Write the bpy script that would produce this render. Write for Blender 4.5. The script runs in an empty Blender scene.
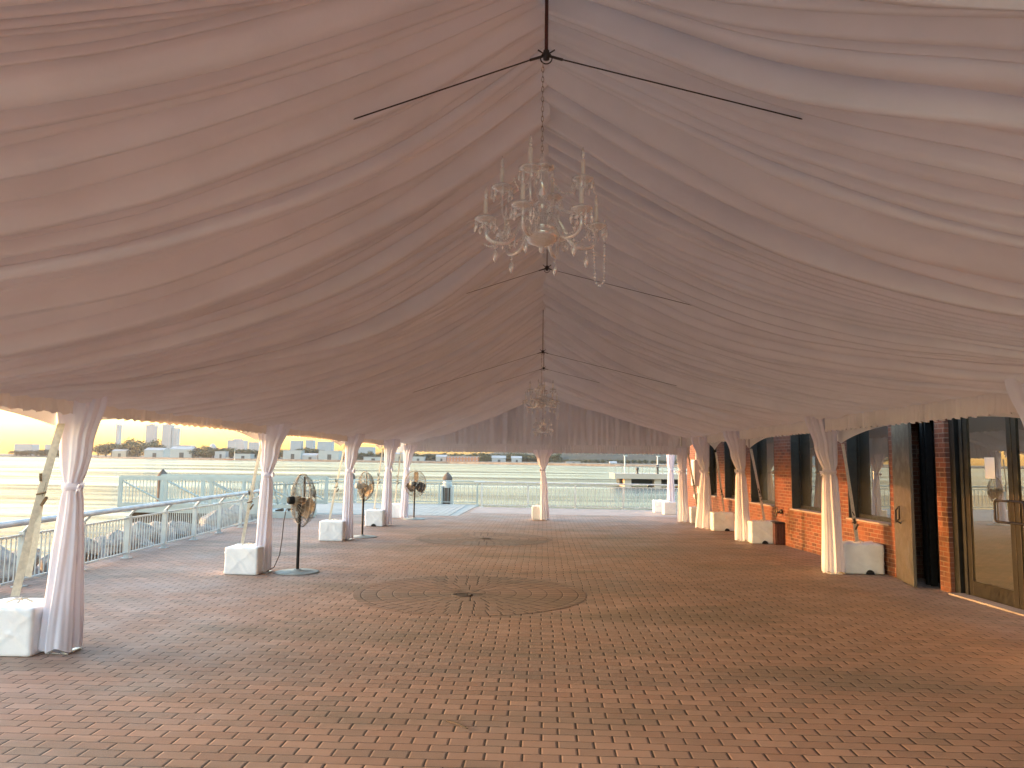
import bpy, bmesh, math, random
from mathutils import Vector, Matrix, noise
PI = math.pi
R = math.radians
rnd = random.Random(7)
S = bpy.context.scene
COL = S.collection

# ---------------------------------------------------------------- helpers
class MB:
    """collects shapes, links them as ONE mesh object"""
    def __init__(s):
        s.v = []; s.f = []; s.sm = []
    def add(s, vs, fs, smooth=False):
        o = len(s.v)
        s.v += [tuple(v) for v in vs]
        s.f += [tuple(i + o for i in f) for f in fs]
        s.sm += [smooth] * len(fs)
    def box(s, c, d, rz=0.0, rx=0.0, ry=0.0):
        x, y, z = d[0] / 2, d[1] / 2, d[2] / 2
        M = Matrix.Rotation(rz, 3, 'Z') @ Matrix.Rotation(ry, 3, 'Y') @ Matrix.Rotation(rx, 3, 'X')
        C = Vector(c)
        vs = [C + M @ Vector((a * x, b * y, e * z)) for e in (-1, 1) for b in (-1, 1) for a in (-1, 1)]
        s.add(vs, [(0, 2, 3, 1), (4, 5, 7, 6), (0, 1, 5, 4), (2, 6, 7, 3), (0, 4, 6, 2), (1, 3, 7, 5)])
    def span(s, a, b):
        s.box([(p + q) / 2 for p, q in zip(a, b)], [abs(q - p) for p, q in zip(a, b)])
    def tube(s, pts, r, n=8, caps=True, closed=False):
        pts = [Vector(p) for p in pts]
        m = len(pts)
        rr = r if isinstance(r, (list, tuple)) else [r] * m
        vs = []; prev = None
        for i, p in enumerate(pts):
            if closed: t = pts[(i + 1) % m] - pts[i - 1]
            else: t = pts[min(i + 1, m - 1)] - pts[max(i - 1, 0)]
            t.normalize()
            if prev is None:
                a = Vector((0, 0, 1)) if abs(t.z) < .9 else Vector((1, 0, 0))
                u = t.cross(a).normalized()
            else:
                u = (prev - t * prev.dot(t)).normalized()
            prev = u
            w = t.cross(u)
            for k in range(n):
                q = 2 * PI * k / n
                vs.append(p + (u * math.cos(q) + w * math.sin(q)) * rr[i])
        fs = []
        for i in range(m if closed else m - 1):
            j = (i + 1) % m
            for k in range(n):
                l = (k + 1) % n
                fs.append((i * n + k, i * n + l, j * n + l, j * n + k))
        s.add(vs, fs, True)
        if caps and not closed:
            s.add(vs[:n], [tuple(range(n))[::-1]]); s.add(vs[-n:], [tuple(range(n))])
    def lathe(s, prof, n=16, c=(0, 0, 0), flute=0, amp=0.0):
        vs = []
        for r, z in prof:
            for k in range(n):
                q = 2 * PI * k / n
                rr = r * (1 + amp * math.cos(flute * q)) if flute else r
                vs.append((c[0] + rr * math.cos(q), c[1] + rr * math.sin(q), c[2] + z))
        fs = []
        for i in range(len(prof) - 1):
            for k in range(n):
                l = (k + 1) % n
                fs.append((i * n + k, i * n + l, (i + 1) * n + l, (i + 1) * n + k))
        s.add(vs, fs, True)
    def grid(s, rows, smooth=True, wrap=False):
        n = len(rows[0]); vs = [p for r in rows for p in r]; fs = []
        for i in range(len(rows) - 1):
            for k in range(n if wrap else n - 1):
                l = (k + 1) % n
                fs.append((i * n + k, i * n + l, (i + 1) * n + l, (i + 1) * n + k))
        s.add(vs, fs, smooth)
    def ball(s, c, r, seg=8, ring=5, sz=1.0):
        prof = [(max(1e-4, r * math.sin(PI * i / ring)), -r * sz * math.cos(PI * i / ring)) for i in range(ring + 1)]
        s.lathe(prof, seg, c)
    def prism(s, poly, z0, z1):
        n = len(poly)
        vs = [(p[0], p[1], z0) for p in poly] + [(p[0], p[1], z1) for p in poly]
        fs = [tuple(range(n))[::-1], tuple(range(n, 2 * n))] + [(k, (k + 1) % n, n + (k + 1) % n, n + k) for k in range(n)]
        s.add(vs, fs)
    def mesh(s, name, mat):
        me = bpy.data.meshes.new(name)
        me.from_pydata(s.v, [], s.f)
        me.polygons.foreach_set('use_smooth', s.sm)
        if mat: me.materials.append(mat)
        me.update()
        return me
    def build(s, name, mat, parent=None, loc=(0, 0, 0), rz=0.0, bevel=0.0):
        o = bpy.data.objects.new(name, s.mesh(name, mat)); COL.objects.link(o)
        o.location = loc; o.rotation_euler = (0, 0, rz)
        if parent: o.parent = parent
        if bevel:
            m = o.modifiers.new('bevel', 'BEVEL'); m.width = bevel; m.segments = 2; m.limit_method = 'ANGLE'
        return o

def tag(o, label=None, cat=None, group=None, kind=None):
    if label: o['label'] = label
    if cat: o['category'] = cat
    if group: o['group'] = group
    if kind: o['kind'] = kind
    return o
def thing(name, label, cat, loc=(0, 0, 0), rz=0.0, group=None):
    o = bpy.data.objects.new(name, None); COL.objects.link(o)
    o.empty_display_size = .2
    o.location = loc; o.rotation_euler = (0, 0, rz)
    return tag(o, label, cat, group)
def share(src, name, parent, loc=(0, 0, 0), rz=0.0):
    o = bpy.data.objects.new(name, src.data); COL.objects.link(o); o.parent = parent
    o.location = loc; o.rotation_euler = (0, 0, rz); return o
def copy_tree(o, parent=None):
    c = o.copy(); COL.objects.link(c)
    if parent: c.parent = parent
    for ch in list(o.children): copy_tree(ch, c)
    return c
def fbm(x, y, z=0.0, o=3):
    a = 0; w = 1
    for i in range(o):
        a += w * noise.noise(Vector((x, y, z))); x *= 2.1; y *= 2.1; z *= 2.1; w *= .5
    return a
def lerp(a, b, t): return a + (b - a) * t
def interp(x, tab):
    if x <= tab[0][0]: return tab[0][1]
    for (a, b), (c, d) in zip(tab, tab[1:]):
        if x <= c:
            t = (x - a) / (c - a); t = t * t * (3 - 2 * t)
            return lerp(b, d, t)
    return tab[-1][1]

# ---------------------------------------------------------------- materials
class NT:
    def __init__(s, name):
        s.m = bpy.data.materials.new(name); s.m.use_nodes = True
        s.t = s.m.node_tree; s.t.nodes.clear()
        s.out = s.t.nodes.new('ShaderNodeOutputMaterial')
    def n(s, typ, **kw):
        o = s.t.nodes.new('ShaderNode' + typ)
        for k, v in kw.items(): setattr(o, k, v)
        return o
    def put(s, sock, v):
        if v is None: return
        if hasattr(v, 'is_linked') or isinstance(v, bpy.types.NodeSocket): s.t.links.new(v, sock)
        elif isinstance(v, (tuple, list)) and len(v) == 3 and sock.type == 'RGBA': sock.default_value = (*v, 1)
        else: sock.default_value = v
    def math(s, op, a, b=None, c=None):
        o = s.n('Math', operation=op)
        s.put(o.inputs[0], a); s.put(o.inputs[1], b)
        if c is not None: s.put(o.inputs[2], c)
        return o.outputs[0]
    def mix(s, f, a, b, mode='MIX'):
        o = s.n('Mix', data_type='RGBA', blend_type=mode)
        s.put(o.inputs[0], f); s.put(o.inputs[6], a); s.put(o.inputs[7], b)
        return o.outputs[2]
    def pos(s, scale=None):
        p = s.n('TexCoord').outputs['Object']
        if scale:
            m = s.n('Mapping'); s.put(m.inputs['Vector'], p); m.inputs['Scale'].default_value = scale; p = m.outputs[0]
        return p
    def noise(s, sc, det=4, vec=None, rough=.55, color=False):
        o = s.n('TexNoise'); s.put(o.inputs['Vector'], vec if vec else s.pos())
        o.inputs['Scale'].default_value = sc; o.inputs['Detail'].default_value = det; o.inputs['Roughness'].default_value = rough
        return o.outputs['Color' if color else 'Fac']
    def ramp(s, f, a, b, lo=0.0, hi=1.0):
        o = s.n('MapRange'); o.interpolation_type = 'SMOOTHSTEP'
        s.put(o.inputs[0], f); s.put(o.inputs[1], a); s.put(o.inputs[2], b); s.put(o.inputs[3], lo); s.put(o.inputs[4], hi)
        return o.outputs[0]
    def bump(s, h, st=.3, dist=.01, normal=None):
        o = s.n('Bump'); s.put(o.inputs['Height'], h); o.inputs['Strength'].default_value = st; o.inputs['Distance'].default_value = dist
        if normal: s.put(o.inputs['Normal'], normal)
        return o.outputs[0]
    def bsdf(s, color, rough=.6, metal=0.0, normal=None, **kw):
        o = s.n('BsdfPrincipled')
        s.put(o.inputs['Base Color'], color); s.put(o.inputs['Roughness'], rough); s.put(o.inputs['Metallic'], metal)
        if normal: s.put(o.inputs['Normal'], normal)
        for k, v in kw.items(): s.put(o.inputs[k], v)
        return o.outputs[0]
    def done(s, sh):
        s.t.links.new(sh, s.out.inputs['Surface']); return s.m

def painted(name, col, rough=.5, metal=0.0, var=.18, sc=6.0, bump=.15):
    t = NT(name); n = t.noise(sc, 5)
    c = t.mix(t.ramp(n, .3, .7), [q * (1 - var) for q in col], [min(1, q * (1 + var)) for q in col])
    r = t.ramp(t.noise(sc * 3, 3), .3, .7, max(.05, rough - .1), min(1, rough + .12))
    return t.done(t.bsdf(c, r, metal, t.bump(t.noise(sc * 8, 4), bump, .004)))

def fabric(name, col, trans=.3, wr=8.0, st=.25, thin=0.0):
    t = NT(name)
    n1 = t.noise(1.7, 4); n2 = t.noise(wr, 5)
    weave = t.n('TexWave', wave_type='BANDS'); weave.inputs['Scale'].default_value = 90; weave.inputs['Distortion'].default_value = 2
    t.put(weave.inputs['Vector'], t.pos())
    c = t.mix(t.ramp(n1, .3, .7), [q * .93 for q in col], col)
    h = t.math('ADD', t.math('MULTIPLY', n2, 1.0), t.math('MULTIPLY', weave.outputs['Fac'], .03))
    nb = t.bump(h, st, .02)
    d = t.n('BsdfDiffuse'); t.put(d.inputs['Color'], c); t.put(d.inputs['Normal'], nb)
    tr = t.n('BsdfTranslucent'); t.put(tr.inputs['Color'], c); t.put(tr.inputs['Normal'], nb)
    m = t.n('MixShader'); m.inputs[0].default_value = trans
    t.put(m.inputs[1], d.outputs[0]); t.put(m.inputs[2], tr.outputs[0]); sh = m.outputs[0]
    if thin:
        tp = t.n('BsdfTransparent'); m2 = t.n('MixShader'); m2.inputs[0].default_value = thin
        t.put(m2.inputs[1], sh); t.put(m2.inputs[2], tp.outputs[0]); sh = m2.outputs[0]
    return t.done(sh)

def paver_material(name, polar=False):
    t = NT(name)
    P = t.pos(); sx = t.n('SeparateXYZ'); t.put(sx.inputs[0], P)
    X, Y = sx.outputs[0], sx.outputs[1]
    wob = t.noise(2.2, 2, rough=.4)
    if polar:
        rad = t.math('SQRT', t.math('ADD', t.math('MULTIPLY', X, X), t.math('MULTIPLY', Y, Y)))
        ang = t.math('ARCTAN2', Y, X)
        ry = t.math('DIVIDE', rad, .20)
        row = t.math('FLOOR', ry)
        cnt = t.math('ROUND', t.math('MULTIPLY', t.math('ADD', row, .5), 8.0))
        wr = t.n('TexWhiteNoise', noise_dimensions='1D'); t.put(wr.inputs['W'], row)
        xx = t.math('MULTIPLY', t.math('FRACT', t.math('ADD', t.math('DIVIDE', ang, 2 * PI), t.math('ADD', wr.outputs['Value'], .5))), cnt)
        bw, bh = .16, .20
    else:
        yy = t.math('ADD', Y, t.math('MULTIPLY', t.math('SUBTRACT', wob, .5), .022))
        ry = t.math('DIVIDE', yy, .1125)
        row = t.math('FLOOR', ry)
        off = t.math('MULTIPLY', t.math('MODULO', t.math('ABSOLUTE', row), 2.0), .5)
        wn0 = t.n('TexWhiteNoise', noise_dimensions='1D'); t.put(wn0.inputs['W'], row)
        jit = t.math('MULTIPLY', t.math('SUBTRACT', wn0.outputs['Value'], .5), .09)
        xx = t.math('ADD', t.math('ADD', t.math('DIVIDE', X, .222), off), jit)
        bw, bh = .222, .1125
    col = t.math('FLOOR', xx)
    fx = t.math('FRACT', xx); fy = t.math('FRACT', ry)
    cid = t.n('CombineXYZ'); t.put(cid.inputs[0], col); t.put(cid.inputs[1], row)
    wn = t.n('TexWhiteNoise', noise_dimensions='2D'); t.put(wn.inputs['Vector'], cid.outputs[0])
    sc = t.n('SeparateColor'); t.put(sc.inputs[0], wn.outputs['Color'])
    r1, r2, r3 = sc.outputs[0], sc.outputs[1], sc.outputs[2]
    dx = t.math('MULTIPLY', t.math('MINIMUM', fx, t.math('SUBTRACT', 1.0, fx)), bw)
    dy = t.math('MULTIPLY', t.math('MINIMUM', fy, t.math('SUBTRACT', 1.0, fy)), bh)
    # the cross joints are wider than the bed joints, each a little different
    k = 1.35 if polar else 1.0
    jx = t.math('SUBTRACT', dx, t.math('ADD', t.math('MULTIPLY', r1, .0030 * k), .0022 * k))
    jy = t.math('SUBTRACT', dy, t.math('ADD', t.math('MULTIPLY', r2, .0014 * k * k), .0006 * k * k * k))
    e = t.math('MINIMUM', jx, jy)
    edge_n = t.math('MULTIPLY', t.math('SUBTRACT', t.noise(60, 3), .5), .004)
    e = t.math('ADD', e, edge_n)
    face = t.ramp(e, 0.0, .0025)
    round_ = t.ramp(e, -.001, .011)
    big = t.noise(.35, 5, rough=.65)
    mid = t.noise(1.3, 5, rough=.6)
    c = t.mix(t.ramp(r1, 0, 1), (.305, .195, .142), (.405, .268, .200))
    c = t.mix(t.math('MULTIPLY', t.ramp(r2, .5, 1.0), .8), c, (.24, .18, .14))
    c = t.mix(t.math('MULTIPLY', t.ramp(r3, .82, 1.0), .5), c, (.34, .20, .145))
    # weathering: green-grey algae bands and dirt with shapes of their own
    alg = t.ramp(t.noise(.55, 5, t.pos((.45, 1.6, 1)), .62), .47, .66)
    c = t.mix(t.math('MULTIPLY', alg, .75), c, (.145, .13, .095))
    c = t.mix(t.math('MULTIPLY', t.ramp(big, .46, .62), .45), c, (.36, .27, .22))
    spot = t.ramp(t.noise(2.6, 4, rough=.7), .66, .76)
    c = t.mix(t.math('MULTIPLY', spot, .6), c, (.07, .055, .045))
    fine = t.noise(140, 3)
    c = t.mix(t.ramp(fine, .3, .7, 0, .45), c, (.42, .31, .26))
    if polar:
        cen = t.ramp(rad, .1, .45, .55, 0)
        cn = t.math('MULTIPLY', cen, t.ramp(t.noise(5, 4), .35, .6))
        c = t.mix(cn, c, (.035, .03, .025))
    if polar: c = t.mix(.32, c, (.12, .085, .06))
    c = t.mix(face, (.035, .026, .020), c)
    tilt = t.math('MULTIPLY', t.math('SUBTRACT', t.math('ADD', t.math('MULTIPLY', fx, t.math('SUBTRACT', r1, .5)), t.math('MULTIPLY', fy, t.math('SUBTRACT', r3, .5))), 0.0), .22)
    h = t.math('ADD', t.math('ADD', round_, tilt), t.math('ADD', t.math('MULTIPLY', r2, .12), t.math('MULTIPLY', fine, .14)))
    nb = t.bump(h, .5, .0045)
    rough = t.ramp(mid, .3, .7, .62, .85)
    return t.done(t.bsdf(c, rough, 0, nb, **{'Specular IOR Level': .35}))

def brick_material(name):
    t = NT(name)
    P = t.pos(); s3 = t.n('SeparateXYZ'); t.put(s3.inputs[0], P)
    cv = t.n('CombineXYZ'); t.put(cv.inputs[0], t.math('ADD', s3.outputs[0], s3.outputs[1])); t.put(cv.inputs[1], s3.outputs[2])
    b = t.n('TexBrick'); t.put(b.inputs['Vector'], cv.outputs[0])
    b.inputs['Scale'].default_value = 1; b.inputs['Brick Width'].default_value = .215; b.inputs['Row Height'].default_value = .068
    b.inputs['Mortar Size'].default_value = .007; b.inputs['Mortar Smooth'].default_value = .3; b.inputs['Bias'].default_value = -.1
    b.inputs['Color1'].default_value = (.20, .062, .029, 1); b.inputs['Color2'].default_value = (.075, .028, .018, 1); b.inputs['Mortar'].default_value = (.24, .17, .125, 1)
    n = t.noise(1.6, 5, rough=.65)
    c = t.mix(t.math('MULTIPLY', t.ramp(n, .42, .68), .65), b.outputs['Color'], (.23, .085, .042))
    c = t.mix(t.math('MULTIPLY', t.ramp(t.noise(9, 4), .6, .75), .5), c, (.30, .21, .15))
    h = t.math('ADD', t.math('MULTIPLY', b.outputs['Fac'], -1.0), t.math('MULTIPLY', t.noise(45, 4), .35))
    return t.done(t.bsdf(c, .85, 0, t.bump(h, .6, .008)))

def glass_pane(name, col=(.006, .007, .006)):
    t = NT(name)
    g = t.n('BsdfGlossy'); t.put(g.inputs['Color'], (.92, .95, .93)); g.inputs['Roughness'].default_value = .0
    
    d = t.bsdf(col, .4)
    f = t.n('Fresnel'); f.inputs['IOR'].default_value = 3.2
    m = t.n('MixShader'); t.put(m.inputs[0], f.outputs[0]); t.put(m.inputs[1], d); t.put(m.inputs[2], g.outputs[0])
    return t.done(m.outputs[0])

def crystal(name):
    t = NT(name)
    tp = t.n('BsdfTransparent'); t.put(tp.inputs['Color'], (.93, .92, .91))
    g = t.n('BsdfGlossy'); t.put(g.inputs['Color'], (1, 1, 1)); g.inputs['Roughness'].default_value = .02
    f = t.n('LayerWeight'); f.inputs['Blend'].default_value = .42
    k = t.ramp(f.outputs['Facing'], .08, .80, .36, 1.0)
    m = t.n('MixShader'); t.put(m.inputs[0], k); t.put(m.inputs[1], tp.outputs[0]); t.put(m.inputs[2], g.outputs[0])
    d = t.n('BsdfDiffuse'); t.put(d.inputs['Color'], (.86, .88, .92))
    m2 = t.n('MixShader'); m2.inputs[0].default_value = .21; t.put(m2.inputs[1], m.outputs[0]); t.put(m2.inputs[2], d.outputs[0])
    return t.done(m2.outputs[0])

def water_material():
    t = NT('river water')
    P = t.pos()
    m = t.n('Mapping'); t.put(m.inputs['Vector'], P); m.inputs['Rotation'].default_value = (0, 0, R(20)); m.inputs['Scale'].default_value = (.35, 1, 1)
    n1 = t.noise(.9, 4, m.outputs[0], .6); n2 = t.noise(.12, 3, m.outputs[0], .5); n3 = t.noise(3.2, 3, m.outputs[0], .6)
    h = t.math('ADD', t.math('ADD', n1, t.math('MULTIPLY', n2, 2.2)), t.math('MULTIPLY', n3, .3))
    nb = t.bump(h, .75, .26)
    streak = t.noise(.22, 5, t.pos((.14, 1, 1)), .65)  # ripple reflections painted as light and dark streaks in the gloss colour
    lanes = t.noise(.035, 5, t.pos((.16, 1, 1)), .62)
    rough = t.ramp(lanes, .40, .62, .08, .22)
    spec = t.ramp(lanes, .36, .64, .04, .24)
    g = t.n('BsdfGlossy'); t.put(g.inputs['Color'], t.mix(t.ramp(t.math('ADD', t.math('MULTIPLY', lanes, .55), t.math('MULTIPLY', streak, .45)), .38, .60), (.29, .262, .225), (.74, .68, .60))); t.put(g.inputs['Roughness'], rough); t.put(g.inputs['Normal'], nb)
    d = t.bsdf((.020, .018, .013), .6)
    f = t.n('Fresnel'); f.inputs['IOR'].default_value = 1.333; t.put(f.inputs['Normal'], nb)
    m = t.n('MixShader'); t.put(m.inputs[0], f.outputs[0]); t.put(m.inputs[1], d); t.put(m.inputs[2], g.outputs[0])
    return t.done(m.outputs[0])

def leaf_material(name, a, b):
    t = NT(name)
    c = t.mix(t.ramp(t.noise(.35, 3), .35, .65), a, b)
    d = t.bsdf(c, .8); tr = t.n('BsdfTranslucent'); t.put(tr.inputs['Color'], c)
    m = t.n('MixShader'); m.inputs[0].default_value = .06; t.put(m.inputs[1], d); t.put(m.inputs[2], tr.outputs[0])
    return t.done(m.outputs[0])

M = dict(
    liner=fabric('ceiling liner cloth', (.82, .825, .87), .12, 14, .10),
    sheer=fabric('white drape voile', (.90, .89, .97), .25, 18, .10, .03),
    valance=fabric('gathered valance cloth', (.88, .83, .79), .16, 20, .2),
    vinyl=painted('white tent vinyl', (.80, .79, .76), .45, 0, .05, 2),
    roof=fabric('tent roof vinyl', (.84, .84, .85), .05, 3, .1),
    arch=fabric('outer valance vinyl', (.80, .78, .74), .10, 3, .08),
    wrap=painted('white plastic wrap', (.84, .87, .88), .42, 0, .06, 5, .3),
    alu=painted('aluminium tube', (.62, .62, .61), .35, .9, .1),
    white_metal=painted('white painted steel', (.50, .54, .53), .45, .1, .1, 4),
    rail=painted('grey galvanised rail', (.52, .55, .55), .5, .1, .15, 5),
    pale_green=painted('pale painted gangway steel', (.36, .41, .39), .5, .1, .08, 3),
    black=painted('black painted metal', (.008, .008, .009), .6, .0, .2),
    dark=painted('dark bronze frame', (.022, .022, .02), .4, .3, .2),
    reveal=painted('dark green grey reveal', (.035, .037, .032), .6, 0, .15),
    cable=painted('dark steel cable', (.05, .042, .04), .5, .5, .2),
    strap=painted('cream webbing strap', (.62, .56, .44), .85, 0, .12, 30, .4),
    ratchet=painted('worn brown steel ratchet', (.11, .085, .055), .5, .6, .3, 20),
    candle=painted('ivory candle sleeve', (.80, .76, .70), .5, 0, .05),
    chrome=painted('chandelier metal', (.55, .50, .45), .25, .9, .1),
    crystal=crystal('cut crystal'),
    pavers=paver_material('red clay pavers'),
    ring=paver_material('ring of clay pavers', True),
    brick=brick_material('old red brick'),
    pane=glass_pane('dark reflecting glass'),
    doorpane=glass_pane('olive tinted door glass', (.028, .025, .013)),
    door=painted('tan painted steel door', (.078, .068, .052), .5, 0, .1, 2),
    bronze=painted('bronze door metal', (.024, .020, .013), .4, .5, .15),
    concrete=painted('pale concrete', (.36, .295, .26), .85, 0, .12, 1.5, .5),
    seawall=painted('dark stone seawall', (.14, .13, .12), .9, 0, .3, .15, .5),
    deck=painted('pale pier planks', (.34, .34, .31), .8, 0, .1, 2, .4),
    pile=painted('weathered timber pile', (.11, .085, .07), .9, 0, .3, 3, .8),
    pile_wrap=painted('pale pile sleeve', (.42, .46, .45), .6, 0, .1, 3),
    rock=painted('grey riprap stone', (.29, .275, .25), .9, 0, .35, 2.5, .8),
    fan_blade=painted('brown fan blade', (.11, .08, .055), .45, .3, .15),
    fan_tan=painted('tan fan motor', (.27, .205, .135), .45, .2, .15),
    wire=painted('grille wire', (.20, .20, .19), .5, .4, .1),
    base=painted('grey green fan base', (.34, .37, .34), .6, .1, .15),
    cord=painted('brown power cord', (.16, .10, .07), .7, 0, .1),
    paper=painted('white paper', (.80, .79, .75), .8, 0, .03),
    red=painted('dark red box', (.075, .022, .016), .5, 0, .2),
    water=water_material(),
    shore=painted('shore ground', (.15, .14, .11), .95, 0, .3, .02),
    hill=painted('wooded ground', (.026, .031, .022), .95, 0, .4, .03),
    far_grey=painted('pinkish concrete tower', (.42, .37, .36), .8, 0, .06, .05),
    far_blue=painted('blue grey block', (.30, .33, .36), .8, 0, .08, .05),
    far_white=painted('white shed cladding', (.34, .35, .34), .6, 0, .06, .1),
    far_orange=painted('orange brick warehouse', (.46, .19, .10), .85, 0, .1, .1),
    far_tan=painted('tan warehouse', (.42, .36, .29), .85, 0, .1, .1),
    far_roof=painted('grey shed roof', (.32, .33, .34), .7, 0, .1, .1),
    far_dark=painted('dark opening', (.04, .042, .045), .5, 0, .1),
    trunk=painted('tree bark', (.09, .07, .055), .95, 0, .3, 1),
    leaf_a=leaf_material('dull green leaves', (.035, .052, .026), (.060, .080, .040)),
    leaf_b=leaf_material('olive spring leaves', (.050, .066, .032), (.085, .092, .048)),
)

# ---------------------------------------------------------------- the setting
def fence_x(y): return -6.14 - .0689 * y
mb = MB()
mb.prism([(fence_x(-14) - .25, -14), (26, -14), (26, 26.6), (-2.45, 28.75), (-2.6, 24.0), (fence_x(23.8) - .25, 23.6)], -2.6, 0)
tag(mb.build('pavement', M['pavers']), 'red brick paving in running bond under the tent', kind='structure')
# the rear strip of the quay is plain pale concrete flush with the brick
mb = MB(); mb.prism([(-2.38, 25.3), (26, 23.2), (26, 26.5), (-2.36, 28.65)], .001, .005)
tag(mb.build('concrete_path', M['concrete']), kind='structure')
for x, y in ((-.93, 10.2), (-1.29, 17.15)):
    mb = MB()
    n = 64
    mb.add([(0, 0, 0)] + [(1.5 * math.cos(2 * PI * k / n), 1.5 * math.sin(2 * PI * k / n), 0) for k in range(n)],
           [(0, k + 1, (k + 1) % n + 1) for k in range(n)])
    tag(mb.build('paving_circle', M['ring'], None, (x, y, .004)), kind='structure')
mb = MB(); mb.prism([(-12.2, 23.68), (fence_x(23.8) - .3, 23.68), (-2.66, 24.08), (-2.5, 30.4), (-12.2, 30.4)], -.35, -.02)
for k in range(22):                                   # plank gaps read as thin raised boards
    mb.box((-7.0 + .19 * k, 27.2 - .0 * k, -.012), (.176, 6.2, .012))
tag(mb.build('pier_deck', M['deck']), kind='structure')
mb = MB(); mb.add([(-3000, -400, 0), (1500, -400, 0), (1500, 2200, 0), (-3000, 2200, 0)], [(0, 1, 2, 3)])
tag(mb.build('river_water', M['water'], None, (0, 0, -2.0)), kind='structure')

# drain covers and the two short sticks lying on the brick
for x, y, r, lb in ((-1.02, 10.0, .13, 'dark round drain cover in the middle of the nearer paving circle'),
                    (-1.25, 17.1, .12, 'dark round drain cover in the middle of the farther paving circle')):
    mb = MB(); mb.lathe([(0.001, .006), (r * .8, .006), (r * .85, .010), (r, .008), (r, 0)], 20)
    for k in range(5): mb.box((0, (k - 2) * r * .3, .008), (r * 1.1, .012, .006))
    tag(mb.build('drain_cover', M['pile'], None, (x, y, .005)), lb, 'drain cover', 'drain covers in the paving circles')
mb = MB(); mb.tube([(-.62, 5.23, .012), (-.56, 5.19, .016), (-.47, 5.10, .012)], [.006, .008, .005], 6)
tag(mb.build('twig', M['trunk']), 'small dark twig lying on the brick paving near the bottom of the photo', 'twig')

# ---------------------------------------------------------------- tent frame and roof
def right_x(y): return 4.68 - max(0, y - 7) * .022
LX = -4.2
RIDGE = 4.95
LPOST = [(-.8, -4.2), (2.0, -4.2), (6.8, -4.2), (11.65, -4.2), (16.5, -4.18), (20.2, -4.1), (22.7, -4.05)]
RPOST = [(-.8, 4.8), (2.2, 4.75), (7.2, 4.68), (12.6, 4.62), (17.5, 4.45), (20.6, 4.35), (22.85, 4.05)]
tent = thing('event_tent', 'long white frame tent with lined ceiling standing over the brick waterfront terrace', 'tent')
mb = MB()
rows = []
for y in [-1.0 + 24.15 * k / 40 for k in range(41)]:
    xr = right_x(y) + .18
    rows.append([(LX - .22, y, 2.46), (LX * .5 - .1, y, 3.66), (0, y, RIDGE + .08), (xr * .5, y, 3.68), (xr, y, 2.62)])
mb.grid(rows, False); mb.build('roof_cover', M['roof'], tent)
for (y, x) in LPOST + RPOST:
    mb = MB(); h = 2.44 if x < 0 else 2.58
    mb.tube([(x, y, .012), (x, y, h)], .032, 10)
    mb.box((x, y, .008), (.20, .20, .012))
    mb.tube([(x - .07, y - .07, .01), (x - .07, y - .07, .05)], .012, 6)
    mb.build('post', M['alu'], tent)
mb = MB(); mb.tube([(.0, 22.95, .01), (.0, 22.95, 2.6)], .032, 10); mb.box((0, 22.95, .008), (.2, .2, .012)); mb.build('post', M['alu'], tent)
mb = MB(); mb.tube([(4.3, 26.3, .01), (4.3, 26.3, 2.45)], .032, 10); mb.box((4.3, 26.3, .008), (.2, .2, .012)); mb.build('post', M['alu'], tent)
# outer valance: one scalloped arch per bay on either side
def arch_valance(x0, y0, x1, y1, top, zpost, zmid, name='arched_valance', n=26):
    mb = MB(); a = []; b = []
    for k in range(n + 1):
        t = k / n; q = 1 - abs(2 * t - 1) ** 3.0
        x = lerp(x0, x1, t); y = lerp(y0, y1, t)
        bulge = .015 * math.sin(9 * t + y0)
        a.append((x + bulge * .3, y, top)); b.append((x + bulge, y, lerp(zpost, zmid, q)))
    mb.grid([a, [((p[0] + q[0]) / 2, (p[1] + q[1]) / 2, (p[2] + q[2]) / 2) for p, q in zip(a, b)], b])
    mb.build(name, M['arch'], tent)
for (y0, x0), (y1, x1) in zip(LPOST, LPOST[1:]):
    arch_valance(x0 - .2, y0, x1 - .2, y1, 2.46, 1.98, 2.13)
for (y0, x0), (y1, x1) in zip(RPOST, RPOST[1:]):
    arch_valance(x0 + .17, y0, x1 + .17, y1, 2.62, 2.06, 2.29)
mb = MB(); mb.add([(LX - .2, 23.10, 2.3), (4.3, 23.10, 2.3), (4.3, 23.10, 2.62), (0, 23.10, RIDGE + .07), (LX - .2, 23.10, 2.46)], [(0, 1, 2, 3, 4)]); mb.build('gable_light_block', M['roof'], tent)  # unseen outer panel added to keep backlight off the gable curtain
arch_valance(LX - .2, 23.12, 0, 23.12, 2.5, 1.90, 2.0); arch_valance(0, 23.12, 4.3, 23.12, 2.5, 1.90, 2.0)
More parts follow.
